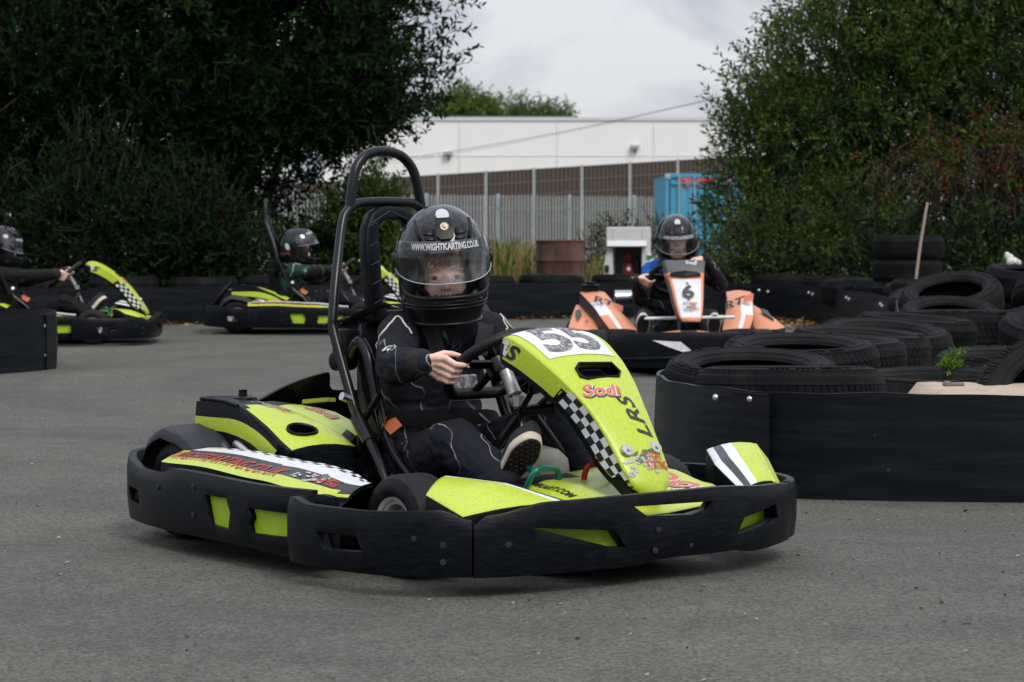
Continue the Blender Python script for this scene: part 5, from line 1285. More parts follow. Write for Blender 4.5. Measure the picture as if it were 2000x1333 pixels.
tree('dark leafy tree beyond the left edge of the picture', 'tree', (-8.6, 25.6, 0), [(-8.4, 25.6, 2.3, 1.6, 1.4, 2.2), (-9.8, 26, 1.8, 1.3, 1.3, 1.8), (-7.4, 25.8, 3.6, 1.4, 1.3, 1.3)], 2600, 10, .11, .34, [DK1], 15, trunk_r=.13)
tree('distant round green tree above the left end of the white roof', 'tree', (-4.3, 275, -1), [(-4.6, 275, 12.3, 2.6, 2.4, 2.7), (-2.7, 275, 12.0, 1.6, 2, 2.3), (-6.5, 275, 12, 2, 2, 3)], 1500, 9, .55, 1.5, [FT1, BR1], 9, trunk_r=.35)
tree('distant lower green tree above the middle of the white roof', 'tree', (2.6, 282, -1), [(1.2, 282, 11.6, 2.4, 2, 3.0), (3.6, 282, 11.6, 2.0, 2, 2.3), (5.6, 282, 11.2, 1.3, 1.5, 2.2)], 1300, 9, .5, 1.5, [FT1, BR1], 10, trunk_r=.35)
tree('weedy bush behind the white cabinet, against the palisade fence', 'bush', (1.5, 33.5, 0), [(1.45, 33.5, .62, .33, .3, .38), (1.0, 33.5, .3, .3, .3, .35), (2.0, 33.5, .55, .35, .3, .4)], 420, 9, .06, .22, [OL1, MD1, RD1], 12, trunk_r=.02, name='bush', limbs=4)
# the wood behind the photographer, mirrored in helmets and visors
wo_ = thing('woodland', 'dark wood closing the track behind the photographer, seen only as reflections', 'wood', (0, -16, 0)); wo_['kind'] = 'stuff'
crown('canopy', wo_, [(x, 1.5 * sin(x), 3.6 + .9 * sin(x * 1.7), 2.9, 2.0, 3.4 + .8 * sin(x * 2.3)) for x in range(-24, 25, 4)], 5200, 9, .26, .8, [DK1], 77, shell=.5)
# tall dry grass and weeds by the drum
rg = np.random.default_rng(3); n = 3600
x = np.concatenate([rg.normal(-.15, .45, n // 2), rg.uniform(-1.4, 2.2, n - n // 2)]); y = rg.uniform(29.6, 33, n); h = rg.uniform(.2, .52, n) * (1 + .5 * np.exp(-((x + .1) / .35) ** 2)); 
kp_ = ~((x > .98) & (x < 1.8) & (y < 30.8)); x, y, h = x[kp_], y[kp_], h[kp_]; n = len(x); b0 = np.stack([x, y, np.zeros(n)], 1); lean = rg.normal(size=(n, 3)) * np.array([.18, .18, 0]); tp = b0 + np.stack([lean[:, 0] * h * 2, lean[:, 1] * h, h], 1); w = np.stack([rg.uniform(.004, .011, n), np.zeros(n), np.zeros(n)], 1)
md = (b0 + tp) / 2 + np.array([0, 0, .05]) * h[:, None]
V = np.concatenate([np.stack([b0 - w, b0 + w, md + w, md - w], 1), np.stack([md - w, md + w, tp + w * .2, tp - w * .2], 1)])
sel = (rg.random(n) < .55).astype(int); g = quads_mesh('tall_grass', V, [MD1, TN1], None, np.concatenate([sel, sel])); kind(g, 'stuff'); g['label'] = 'tall dry golden grass and weeds round the rusty drum'; g['category'] = 'grass'

# ------------------------------------------------------------------ tyres and barriers
def band(path, zt, zb=.0, th=.012, n=6, torn=None):
    P = catmull([(a, b, 0) for a, b in path], n); k = len(P); mb = MB(); vs = []
    for i in range(k):
        t = (P[min(i + 1, k - 1)] - P[max(i - 1, 0)]).normalized(); nn = Vector((-t.y, t.x, 0)); wv = .003 * sin(i * .41) + .002 * sin(i * .93)
        z1 = (zt(i / (k - 1)) if callable(zt) else zt) + wv
        if torn: z1 += torn(i / (k - 1))
        o, q = P[i] + nn * wv * .6, P[i] + nn * (th + wv * .6)
        vs += [(o.x, o.y, zb), (o.x - nn.x * .008, o.y - nn.y * .008, zb + (z1 - zb) * .5), (o.x, o.y, z1), (q.x, q.y, z1), (q.x, q.y, zb)]
    fs = [(i * 5 + j, i * 5 + (j + 1) % 5, (i + 1) * 5 + (j + 1) % 5, (i + 1) * 5 + j) for i in range(k - 1) for j in range(5)] + [tuple(range(5))[::-1], tuple((k - 1) * 5 + j for j in range(5))]
    mb.add(vs, fs); return mb, P
BAND = mat('barrier_plastic', (.0045, .006, .0085), .38, spec=.18, noise=(2.6, .5, (.02, .024, .03)), stretch=(1, 1, 9), bump=(3, .25))
BOLT = mat('zinc_bolt', (.62, .62, .62), .35, metal=.8)
def bolts(parent, spots, r=.011):
    for p, nrm in spots:
        m = MB(); nrm = Vector(nrm).normalized(); m.lathe([(.001, r * .7), (r * .6, r * .62), (r, r * .2), (r, -.004), (.001, -.004)][::-1], 12, Matrix.Translation(Vector(p)) @ nrm.to_track_quat('Z', 'Y').to_matrix().to_4x4())
        m.build('bolt', BOLT, parent, 50)
def seam(P, parent, i, z1, side=-1):
    t = (P[i + 1] - P[i]).normalized(); nn = Vector((-t.y, t.x, 0)) * side; m = MB(); p = P[i] + nn * .008
    m.prism([p, p + t * .16, p + t * .16 + Vector((0, 0, z1)), p + Vector((0, 0, z1))], nn * .008)
    m.build('overlap_strip', BAND, parent, 0)
RB = [(.98, 10.6), (.75, 10.1), (.60, 9.6), (.53, 9.2), (.535, 8.85), (.60, 8.5), (.71, 8.26), (.88, 8.11), (1.12, 8.03), (1.4, 7.99), (1.8, 7.97), (2.4, 8.02), (3.2, 8.2)]
mb, P = band(RB, lambda u: .345 if u > .3 else .34)
b1 = mb.build('barrier_band', BAND, None, 50); tag(b1, 'black plastic sheet barrier bent round the near tyre island on the right', 'barrier')
tgt = [min(P, key=lambda p: abs(1000 + 4900 * p.x / p.y - q) + (5000 if p.y > 9 else 0)) for q in (1411, 1465)]
def nrm_at(P, p):
    i = P.index(p); i = max(1, min(len(P) - 2, i)); t = (P[i + 1] - P[i - 1]).normalized(); n_ = Vector((-t.y, t.x, 0)); return n_ if n_.y < 0 else -n_
bolts(b1, [(tuple(Vector((p.x, p.y, z)) + nrm_at(P, p) * .018), nrm_at(P, p)) for p, z in zip(tgt, (.315, .318))], .011)
for px, z in ((1500, .25), (1720, .21), (1724, .1), (1520, .08)):
    p = min(P, key=lambda p: abs(1000 + 4900 * p.x / p.y - px) + (5000 if p.y > 9 else 0)); nn = nrm_at(P, p); m = MB(); m.lathe([(.001, .004), (.006, .003), (.006, -.004), (.001, -.004)], 10, Matrix.Translation(p + Vector((0, 0, z))) @ nn.to_track_quat('Z', 'Y').to_matrix().to_4x4()); m.build('plug', BLACKV, b1)
i0 = P.index(min(P, key=lambda p: abs(1000 + 4900 * p.x / p.y - 1443) + (5000 if p.y > 9 else 0)))
seam(P, b1, i0, .338, -1 if Vector((-(P[i0 + 1] - P[i0]).y, (P[i0 + 1] - P[i0]).x, 0)).y > 0 else 1)
mb, P = band([(-7.5, 13.9), (-5.5, 14.0), (-4.0, 14.35), (-3.2, 14.75), (-2.9, 15.15), (-2.84, 15.6), (-3.0, 16.1), (-3.5, 16.5)], .345)
b2 = mb.build('barrier_band', BAND, None, 50); tag(b2, 'black plastic sheet barrier curving in at the left edge, in front of the lime kart', 'barrier')
p = min(P, key=lambda p: abs(1000 + 4900 * p.x / p.y - 86) + (5000 if p.y > 15.6 else 0)); nn = nrm_at(P, p); bolts(b2, [((p.x, p.y, .27), nn), ((p.x, p.y, .09), nn)], .014)
i0 = P.index(p); seam(P, b2, i0, .34, -1 if Vector((-(P[i0 + 1] - P[i0]).y, (P[i0 + 1] - P[i0]).x, 0)).y > 0 else 1)
FBp = [(-9, 20.9), (-6, 21.7), (-3, 22.4), (0, 23.6), (1.6, 24.0), (2.25, 23.7), (2.62, 23.0), (2.78, 21.9), (2.86, 20.4), (2.85, 19.0), (2.72, 17.8), (2.6, 16.9)]
mb, P = band(FBp, lambda u: .335, 0, .012, 6, lambda u: (-.10 * max(0, (u - .93) / .07) + (.03 * sin(u * 300) if u > .9 else 0)))
b3 = mb.build('barrier_band', BAND, None, 50); tag(b3, 'long black plastic sheet barrier along the far tyre wall, torn at its right end', 'barrier')
sp = []
for q in list(range(3, len(P) - 1, 7)):
    p = P[q]; t = (P[q + 1] - P[q - 1]).normalized(); nn = Vector((t.y, -t.x, 0)); sp += [((p.x + nn.x * .01, p.y + nn.y * .01, .27), nn), ((p.x + nn.x * .01 + t.x * .12, p.y + nn.y * .01 + t.y * .12, .26), nn)]
bolts(b3, sp, .016)
# ---- road tyres
def road_tyre(name, Ro=.31, w=.2, seed=0, tread=True):
    n = 64 if tread else 40; Ri = Ro * .62; h = w / 2; s_ = Ro - Ri
    prof = [(Ri, -h * .62), (Ri + .006, -h * .76), (Ri + s_ * .18, -h * .86), (Ri + s_ * .45, -h * 1.0), (Ri + s_ * .72, -h * .96), (Ro - .020, -h * .84), (Ro - .006, -h * .72), (Ro, -h * .52)]
    prof = prof + [(r, -z) for r, z in prof[::-1]] + [(Ri + .012, h * .5), (Ro - .035, h * .6), (Ro - .022, 0), (Ro - .035, -h * .6), (Ri + .012, -h * .5)]
    mb = MB().lathe(prof, n)
    if tread:
        N, pat = [(58, ((-.84, -.5, .35), (-.44, -.16, -.2), (-.12, .12, 0), (.16, .44, .2), (.5, .84, -.35))), (76, ((-.84, -.40, .9), (-.34, -.04, -.5), (.02, .34, -.5), (.40, .84, .9))), (88, ((-.84, -.55, .15), (-.50, -.20, .15), (-.15, .15, .15), (.20, .50, .15), (.55, .84, .15)))][seed]
        for i in range(N):
            for k, (z0, z1, sk) in enumerate(pat):
                a0 = 2 * pi * (i + .06 + (k % 2) * .4) / N; a1 = 2 * pi * (i + .88 + (k % 2) * .4) / N; sk_ = sk * 2 * pi / N
                ro = Ro + .0035; rr0 = ro - (.016 if abs(z0) > .8 else 0); rr1 = ro - (.016 if abs(z1) > .8 else 0)
                pts = [(rr0, a0, z0 * h), (rr0, a1, z0 * h), (rr1, a1 + sk_, z1 * h), (rr1, a0 + sk_, z1 * h)]
                top = [(r * cos(a), r * sin(a), z) for r, a, z in pts]; bot = [((r - .012) * cos(a), (r - .012) * sin(a), z) for r, a, z in pts]
                mb.add(top + bot, [(0, 1, 2, 3), (0, 4, 5, 1), (1, 5, 6, 2), (2, 6, 7, 3), (3, 7, 4, 0)])
    # raised sidewall rings and moulded lettering blocks
    rn_ = random.Random(seed + 40)
    for sg in (-1, 1):
        for fr_ in (.20, .52, .80):
            rr = Ri + s_ * fr_; zz = sg * h * (interp(fr_, [(0, .76), (.18, .86), (.45, 1.0), (.72, .96), (.86, .86)]) + .004)
            mb.lathe([(rr - .003, zz - sg * .004), (rr - .0015, zz + sg * .0022), (rr + .0015, zz + sg * .0022), (rr + .003, zz - sg * .004)], n)
        for arc0, cnt in ((rn_.random() * 6, 9), (rn_.random() * 6, 12), (rn_.random() * 6, 6)):
            for q in range(cnt):
                if q % 5 == 4: continue
                a0 = arc0 + q * .062; r0, r1 = Ri + s_ * .56, Ri + s_ * .74; zz = sg * h * .985
                P_ = [(r0 * cos(a0), r0 * sin(a0), zz), (r0 * cos(a0 + .042), r0 * sin(a0 + .042), zz), (r1 * cos(a0 + .042), r1 * sin(a0 + .042), zz), (r1 * cos(a0), r1 * sin(a0), zz)]
                mb.prism(P_, (0, 0, sg * .003))
    for rr in (.28, .55):   # raised rings on the sidewall
        for sg in (-1, 1): pass
    me = mb.mesh(name); me.materials.append(RUBBER); me.polygons.foreach_set('use_smooth', [True] * len(me.polygons)); me.set_sharp_from_angle(angle=R(32))
    return me
TM = [road_tyre('tyre', .305, .2, 0), road_tyre('tyre', .315, .185, 1), road_tyre('tyre', .295, .21, 2)]
rt = random.Random(12); NT = [0]
def tyre(c, label, group=None, tilt=(0, 0), k=None, spin=None, sc=1.0):
    """c = centre of the tyre; tilt = (about X, about Y) in degrees"""
    o = link_mesh('tyre', TM[rt.randrange(3) if k is None else k]); o.location = c
    M = Matrix.Rotation(R(tilt[0]), 4, 'X') @ Matrix.Rotation(R(tilt[1]), 4, 'Y') @ Matrix.Rotation(R(rt.uniform(0, 360) if spin is None else spin), 4, 'Z')
    o.rotation_euler = M.to_euler(); o.scale = (sc,) * 3
    tag(o, label, 'tyre', group); return o
G1 = 'tyres heaped in the near right island'
tyre((.87, 9.16, .105), 'bottom tyre of the stack at the left tip of the near island', G1, k=1)
tyre((.87, 9.10, .305), 'wide-open tyre lying on top at the left tip of the near island', G1, (7, 0), 1)
tyre((1.06, 8.62, .10), 'hidden lower tyre right behind the front edge of the near barrier', G1, k=1)
tyre((.955, 8.60, .305), 'ribbed tyre resting edge-on along the top of the near barrier', G1, (-2.5, 0), 1, sc=1.02)
tyre((1.12, 9.75, .11), 'lower tyre of the second stack in the near island', G1)
tyre((1.12, 9.75, .335), 'worn tyre on the second stack, behind the wide-open tyre', G1, (5, 0), 0)
tyre((1.31, 10.35, .11), 'lower tyre of the third stack in the near island', G1)
tyre((1.31, 10.35, .325), 'tyre on the third stack, half hidden by the worn tyre', G1, (2, 0), 1)
tyre((1.52, 10.95, .11), 'lower tyre of the fourth stack in the near island', G1)
tyre((1.52, 10.95, .325), 'tyre on the fourth stack, just below the open tyre with the pale rim ring', G1, (2, 3), 0)
tyre((1.72, 11.55, .11), 'lower tyre under the open tyre with the pale rim ring', G1)
tyre((1.72, 11.55, .318), 'open tyre with a pale rim ring on top of the fifth stack', G1, (7, 3), 0)
tyre((1.97, 12.25, .11), 'lower tyre of the sixth stack in the near island', G1)
tyre((1.97, 12.25, .335), 'tyre on the sixth stack, right of the open tyre with the pale rim ring', G1, (2, 4), 2)
tyre((2.42, 13.35, .11), 'lower flat tyre under the leaning half-moon tyre', G1)
tyre((2.42, 13.35, .335), 'upper flat tyre in front of the leaning half-moon tyre', G1, (-1, 0), 1, sc=1.04)
tyre((2.45, 14.02, .335), 'tyre leaning like a half moon behind the flat tyre', G1, (15, 0), 0, sc=.92)
tyre((2.45, 14.9, .10), 'hidden bottom tyre under the tilted open tyre', G1)
tyre((2.60, 14.95, .205), 'middle tyre under the tilted open tyre', G1)
tyre((2.63, 15.0, .425), 'large tilted open tyre high on the heap, its black hole showing', G1, (17, -9), 0)
tyre((2.98, 13.3, .11), 'bottom tyre at the right edge under the tyre with block tread', G1)
tyre((2.90, 13.0, .46), 'tyre with coarse block tread tipped on its side near the right edge', G1, (-24, 24), 0)
tyre((2.55, 11.75, .11), 'bottom tyre right of the sixth stack', G1)
tyre((2.58, 11.75, .345), 'tyre with a pale bead ring at the right edge below the block tread tyre', G1, (14, 0), 2)
tyre((1.90, 8.52, .275), 'big tyre leaning up against the right edge of the picture, nearest the camera', G1, (36, -14), 0, sc=1.04)
tyre((1.55, 9.12, .248), 'half buried tyre behind the patch of pale sand', G1, (2, 0), 0)
tyre((2.0, 10.05, .275), 'half buried tyre right of the green weed', G1, (3, 0), 0)
tyre((2.05, 9.45, .25), 'sunken tyre between the green weed and the leaning tyre', G1, (2, 0), 2)
G2 = 'tyres stacked along the far barrier'
for k in range(4): tyre((3.32 + .02 * sin(k * 2), 21.0, .105 + .198 * k), ['bottom tyre of the tall stack of four beneath the bush', 'second tyre from the ground in the tall stack of four', 'third tyre from the ground in the tall stack of four', 'topmost tyre of the tall stack of four beneath the bush'][k], 'tall stack of four tyres', (0, 0), k % 3, sc=.97)
acc = 0; prev = None; row = []
dense = catmull([(a, b, 0) for a, b in FBp[:9]], 30)
for p in dense:
    if prev is None or (p - prev).length > .635:
        t = (dense[min(dense.index(p) + 1, len(dense) - 1)] - dense[max(dense.index(p) - 1, 0)]).normalized(); nn = Vector((-t.y, t.x, 0)); row.append(p + nn * .36); prev = p
for p in row:
    for z in (.105, .305): tyre((p.x, p.y, z + rt.uniform(0, .012)), 'black tyre in the two-high row behind the long far barrier sheet', G2, (rt.uniform(-2, 2), rt.uniform(-2, 2)))
for (x, y, z, tl, lab) in ((2.98, 21.9, .29, (3, 2), 'tyre thrown on the far row, left of the tall stack'), (3.25, 19.9, .33, (6, -5), 'tyre with two pale lines on the bend of the far barrier'), (3.15, 18.9, .34, (-5, 10), 'tyre tipped sideways at the foot of the tilted pole'), (3.0, 17.9, .34, (10, -12), 'tyre by the torn end of the far barrier'), (2.98, 16.9, .25, (4, -6), 'low tyre at the torn end of the far barrier'), (3.55, 17.2, .50, (7, 0), 'flat tyre carrying the white rag near the right edge'), (3.62, 17.2, .28, (0, 0), 'tyre under the one carrying the white rag'), (3.62, 17.2, .09, (0, 0), 'lowest tyre under the one carrying the white rag')):
    tyre((x, y, z), lab, 'loose tyres on the far right heap', tl)
for (x, y) in ((3.2, 18.9), (3.3, 19.9), (3.3, 18.0), (3.2, 16.6)): tyre((x, y, .11), 'bottom tyre hidden under the far right heap', 'loose tyres on the far right heap')
for (x, y, z, l) in ((-3.42, 15.1, .105, 'lower tyre inside the left-hand barrier sheet'), (-3.42, 15.1, .305, 'upper tyre poking above the left-hand barrier sheet'), (-4.1, 14.85, .105, 'bottom tyre outside the left edge of the picture'), (-4.1, 14.85, .305, 'top tyre outside the left edge of the picture')): tyre((x, y, z), l, 'tyres inside the left barrier')
# sand inside the island
SAND = mat('sand', (.46, .37, .28), .95, noise=(14, .8, (.3, .23, .17)), bump=(40, .8))
rows = []
for i in range(40):
    r = []
    for j in range(40):
        x = 1.12 + 2.2 * i / 39; y = 8.07 + 3.9 * j / 39; e = min(i / 5, (39 - i) / 5, j * .95 + .02, (39 - j) / 5)
        r.append((x, y, (.335 if j < 7 else (.27 if j == 7 else .20)) * min(1, e) + .016 * mnoise.noise(Vector((x * 4, y * 4, 1))) + .008 * mnoise.noise(Vector((x * 15, y * 15, 3)))))
    rows.append(r)
kind(MB().grid(rows).build('sand', SAND, None, 60), 'structure')
tag(MB().box((1.47, 8.34, .355), (.07, .03, .012)).box((1.45, 8.34, .357), (.02, .04, .016)).build('wood_scrap', mat('old_wood', (.2, .16, .11), .9), None, 0, .003), 'short broken scrap of wood lying on the pale sand', 'wood')
# weed, pole, rag
wd_ = thing('weed_plant', 'bright green leafy weed growing between the tyres', 'weed', (1.645, 9.35, .325))
o, T = crown('foliage', wd_, [(0, 0, .035, .030, .03, .030), (-.022, 0, .02, .026, .03, .018), (.012, 0, .068, .014, .015, .016)], 46, 7, .022, .034, [GR1], 41, up=.7)
m = MB()
for k in range(5): m.tube(catmull([(0, 0, -.14), (.010 * (k - 2), .005, .025), (.016 * (k - 2.2), .005 * k, .06 + .008 * (k % 3))], 4), .0016, 5)
for q in (.5, .9): m.add([(.018, 0, 0), (.03, 0, .035), (.045 * q + .012, 0, .075), (.02, 0, .035)], [(0, 1, 2, 3)])
m.build('stem', GR1, wd_, 0)
tag(MB().tube([(3.20, 19.9, .42), (3.235, 19.9, .72), (3.29, 19.9, 1.065)], [.012, .0115, .010], 8).build('pole', mat('pale_cane', (.36, .30, .24), .7, noise=(6, .5, (.25, .2, .15)))), 'thin pale wooden pole leaning out of the tyres in front of the bush', 'pole')
m = MB(); rr = random.Random(9)
for k in range(9): ellip(m, (3.40 + rr.uniform(-.05, .05), 17.0 + rr.uniform(-.04, .04), .655 + rr.uniform(-.03, .035)), (rr.uniform(.014, .026), .02, rr.uniform(.014, .022)))
rg_ = voxel(m, 'rag', [mat('rag_white', (.62, .6, .58), .9)], None, .008, 2); wrinkle(rg_, .006, 40); tag(rg_, 'crumpled white rag lying on a tyre near the right edge', 'rag')
# dry leaves along the foot of the far barrier
rg = np.random.default_rng(8); n = 1500; fl = np.array([[p.x, p.y] for p in catmull([(a, b, 0) for a, b in FBp], 30)]); s = fl[rg.integers(40, len(fl), n)]
off = np.abs(rg.normal(0, .16, n)) + .02; c = np.stack([s[:, 0] + rg.normal(0, .1, n) - np.where(s[:, 0] > 2.5, off, 0), s[:, 1] - np.where(s[:, 0] > 2.5, 0, off), rg.uniform(.004, .03, n)], 1)
d = unit(rg.normal(size=(n, 3)) * np.array([1, 1, .4])); q = unit(np.cross(d, np.array([0, 0, 1.0]) + rg.normal(size=(n, 3)) * .4)); L = rg.uniform(.02, .045, (n, 1))
# grit, rubber crumbs and stray leaf bits on the track
n2 = 1400; gx = rg.uniform(-4, 5, n2); gy = 4.6 + 14 * rg.random(n2) ** 1.6; gr = rg.uniform(.002, .006, n2)
a_ = rg.random(n2) * 6.28; c2_ = np.stack([gx, gy, gr * .5 + .001], 1); u_ = np.stack([np.cos(a_), np.sin(a_), rg.normal(0, .25, n2)], 1) * gr[:, None] * 1.5; v_ = np.stack([-np.sin(a_), np.cos(a_), rg.normal(0, .25, n2)], 1) * gr[:, None]
gg = quads_mesh('grit', np.stack([c2_ - u_, c2_ + v_, c2_ + u_, c2_ - v_], 1), [RUBBER, mat('pale_stone', (.3, .29, .27), .9), RD1], None, np.minimum(2, (rg.random(n2) * 2.3).astype(int))); kind(gg, 'stuff'); gg['label'] = 'rubber crumbs and grit scattered over the asphalt'; gg['category'] = 'grit'
g = quads_mesh('fallen_leaves', np.stack([c - d * L, c + q * L * .5, c + d * L, c - q * L * .5], 1), [RD1, TN1], None, (rg.random(n) < .35).astype(int)); kind(g, 'stuff'); g['label'] = 'dry brown leaves along the foot of the far barrier'; g['category'] = 'leaves'
# ------------------------------------------------------------------ the orange kart
def orange_kart(label, loc, rotz):
    K = thing('go_kart', label, 'go-kart', loc, rotz)
    def oz(zx, zy, x):
        px, py, d = 1080 + zx / 3.92, 400 + zy / 3.92, loc[1] - x
        return Vector((x, (px - 1000) / 4900 * d - (loc[0] + .07 * x), .885 - (py - 440) / 4900 * d))
    MB().prism([(-.12, -.36, .052), (.95, -.36, .052), (1.3, -.22, .052), (1.3, .22, .052), (.95, .36, .052), (-.12, .36, .052)], (0, 0, .008)).build('floor_pan', DKGREY, K)
    m = MB(); m.tube([(0, -.5, .14), (0, .5, .14)], .018); m.tube([(1.02, -.5, .13), (1.02, .5, .13)], .012)
    for s in (-.3, .3): m.tube([(-.2, s, .09), (1.3, s * .8, .09)], .015)
    m.build('chassis', PAINTBLK, K)
    for y in (-.50, .50): kart_wheel(K, 0, y, .14, .17)
    for y in (-.50, .50): kart_wheel(K, 1.02, y, .13, .13)
    RR = [(.98, -.655), (.6, -.67), (.2, -.66), (-.14, -.585), (-.24, -.50), (-.30, -.2), (-.30, 0)]; RR = RR + [(x, -y) for x, y in RR[-2::-1]]
    wall_ring(RR, lambda p: .20, lambda p: .06, .024, (.6, 0)).build('side_bumper', PLASTIC, K, 40, .004)
    FR = [(.90, -.60), (.93, -.655), (1.1, -.67), (1.3, -.60), (1.42, -.46), (1.49, -.25), (1.51, 0)]; FR = FR + [(x, -y) for x, y in FR[-2::-1]]
    fb = wall_ring(FR, lambda p: smo(abs(p.y), [(0, .262), (.28, .258), (.6, .185), (.7, .175)]), lambda p: .045 + .03 * abs(p.y), .05, (.8, 0)).build('front_bumper', PLASTIC, K, 45, .012)
    m = MB(); P = catmull([(a, b, 0) for a, b in FR], 5)
    m.tube([(p.x + .004, p.y, .115 - .03 * abs(p.y)) for p in P], .012, 8); m.build('bumper_rib', PLASTIC, fb, 60)
    m = MB(); fx = lambda y: interp(y, sorted([(p.y, p.x) for p in P])) + .012
    pl = [(-.225, .215), (-.06, .205), (.0, .155), (-.05, .148), (-.13, .175)]
    m.prism([(fx(y), y, z) for y, z in pl], (.003, 0, 0)); m.build('white_decal', WHITE, fb, 0)
    # nose panel: grey hood, orange frame, white number plate
    A = lambda zx, zy, x: oz(zx, zy, x)
    prof = [(1.16, 425, 850, 1165), (1.20, 470, 852, 1168), (1.24, 545, 868, 1162), (1.30, 650, 900, 1160), (1.35, 750, 925, 1158), (1.39, 830, 950, 1152), (1.415, 870, 968, 1145), (1.42, 895, 988, 1136)]
    prof = [(x, zy, l + 6 + (1010 - (l + r) / 2) * 0, r) for x, zy, l, r in prof]
    rows = []
    for x, zy, l, r in prof:
        a, b = A(l, zy, x), A(r, zy, x); c = (a + b) / 2; hw_ = (b - a) / 2
        rows.append([c - hw_ * 1.03 + Vector((-.09, 0, -.005)), c - hw_ + Vector((-.02, 0, 0)), c - hw_ * .93, c - hw_ * .80 + Vector((.004, 0, 0)), c + Vector((.012, 0, 0)), c + hw_ * .80 + Vector((.004, 0, 0)), c + hw_ * .93, c + hw_ + Vector((-.02, 0, 0)), c + hw_ * 1.03 + Vector((-.09, 0, -.005))])
    rows = [catmull([r[j] for r in rows], 4) for j in range(9)]; rows = [[rows[j][i] for j in range(9)] for i in range(len(rows[0]))]
    def om(i, j):
        if i < 7: return 1
        if i < 9: return 0
        if j in (0, 7): return 1
        if j in (1, 2, 5, 6): return 0
        return 2 if i < 23 else 0
    npn = MB().slab(rows, (-.014, 0, -.006), 0, om, 1).build('nose_panel', [ORANGE, mat('hood_grey', (.075, .075, .08), .45, noise=(20, .5, (.15, .14, .14))), WHITE, PLASTIC], K, 45)
    cen = lambda zx, zy, x: A(zx, zy, x) + Vector((.016, 0, 0))
    m = MB(); m.slab([[cen(890, 540, 1.245), cen(900, 525, 1.235), cen(920, 514, 1.225)], [cen(1010, 548, 1.262), cen(1010, 520, 1.25), cen(1010, 505, 1.24)], [cen(1135, 540, 1.245), cen(1125, 525, 1.235), cen(1100, 514, 1.225)]], (-.02, 0, 0)); m.build('vent', PLASTIC, npn, 0)
    def plate(a, b, e=.0):      # metres on the number plate
        p, q = A(1022, 560, 1.255), A(1050, 850, 1.405); t = (.16 - b) / .32; c = p + (q - p) * t
        return c + Vector((.0185 + e, a, 0))
    m = MB(); t = text2d('6', .115, .035, 0, 1.0); lay(m, t, lambda a, b: plate(a, b + .045), 0, .02)
    for b in (.115, -.022): lay(m, poly2d([(.008 * cos(q), .008 * sin(q)) for q in [2 * pi * k / 10 for k in range(10)]]), lambda a, bb: plate(a, bb + b, .001), 0)
    emblem(m, lambda a, b: plate(a + .01, b - .095), .10, .06, 51, 1, 2, 3); t = text2d('RT', .018, .02, .2); lay(m, t, lambda a, b: plate(a - .02, b - .055), 0, .02); lay(m, poly2d([(.0, -.006), (.05, -.006), (.05, .006), (.0, .006)]), lambda a, b: plate(a + .0, b - .052), 3)
    t = text2d('Sodi', .03, .015, .3); lay(m, t, lambda a, b: A(1055, 445, 1.18) + Vector((.014 - b * .5, a, b * .9)), 4, .02)
    m.build('lettering', [BLACKV, LOGOG, LOGOW, SALMON, WHITE], npn, 0)
    # nose cone with two orange flashes
    rows = [[(1.30, y, .27 - .12 * abs(y)) for y in (-.32, -.2, -.05, .05, .2, .32)], [(1.40, y, .275 - .13 * abs(y)) for y in (-.32, -.2, -.05, .05, .2, .32)], [(1.475, y, .255 - .12 * abs(y)) for y in (-.30, -.2, -.05, .05, .2, .30)]]
    MB().slab(rows, (0, 0, -.05), 0, lambda i, j: 1 if j in (1, 3) and i < 2 else 0, 0).build('nose_cone', [DKGREY, ORANGE], K, 40, .006)
    # side pods and engine cover, traced in the kart's own frame
    def solid(name, pts, thick, mats, bev=.008, m=0):
        return MB().prism([Vector(p) for p in pts], thick, m).build(name, mats, K, 0, bev)
    for s in (1, -1):
        f = (lambda zx, zy, x: oz(zx, zy, x)) if s > 0 else (lambda zx, zy, x: Vector((oz(zx, zy, x).x, -oz(zx, zy, x).y + .03, oz(zx, zy, x).z)))
        rows = [[f(200, 668, .25), f(300, 655, .25), f(395, 668, .25)], [f(250, 720, .45), f(350, 700, .45), f(450, 730, .45)], [f(315, 790, .65), f(440, 780, .66), f(530, 830, .66)], [f(370, 870, .82), f(500, 860, .84), f(610, 915, .84)], [f(430, 950, .92), f(560, 950, .95), f(655, 962, .95)]]
        if s < 0: rows = [[p + Vector((0, .0, -.0)) for p in r] for r in rows]
        rows = [catmull(r, 4) for r in rows]; rr_ = [catmull([r[j] for r in rows], 4) for j in range(9)]; rows = [[rr_[j][i] for j in range(9)] for i in range(len(rr_[0]))]
        pod = MB().slab(rows, (0, 0, -.13), 0, lambda i, j: 1 if (5 < i < 11 and j < 3) else (2 if i >= 11 and j == 2 else 0), 3).build('engine_cover' if s > 0 else 'side_cover', [ORANGE, WHITE, WHITE, DKGREY], K, 45, .004)
        d = MB(); fn = lambda a, b: (rows[7][3] if s > 0 else rows[7][5]) + Vector((.0 - b * .8, a * 1, b * .55 - a * .35 * s)) + Vector((.006, 0, .012))
        lay(d, text2d('RT', .075, .03, .2), fn, 0, .02); lay(d, poly2d([(.05, -.035), (.11, -.035), (.12, .03), (.06, .03)]), lambda a, b: fn(a, b) - Vector((0, 0, .001)), 1, .02); d.build('lettering', [BLACKV, SALMON], pod, 0)
        lo = [f(170, 765, .2), f(285, 785, .2), f(345, 955, .9), f(110, 945, .85)]
        rows = [[f(172, 765, .22), f(230, 770, .24), f(292, 790, .22)], [f(140, 850, .55), f(230, 860, .62), f(330, 870, .55)], [f(112, 940, .80), f(220, 955, .92), f(350, 962, .82)]]
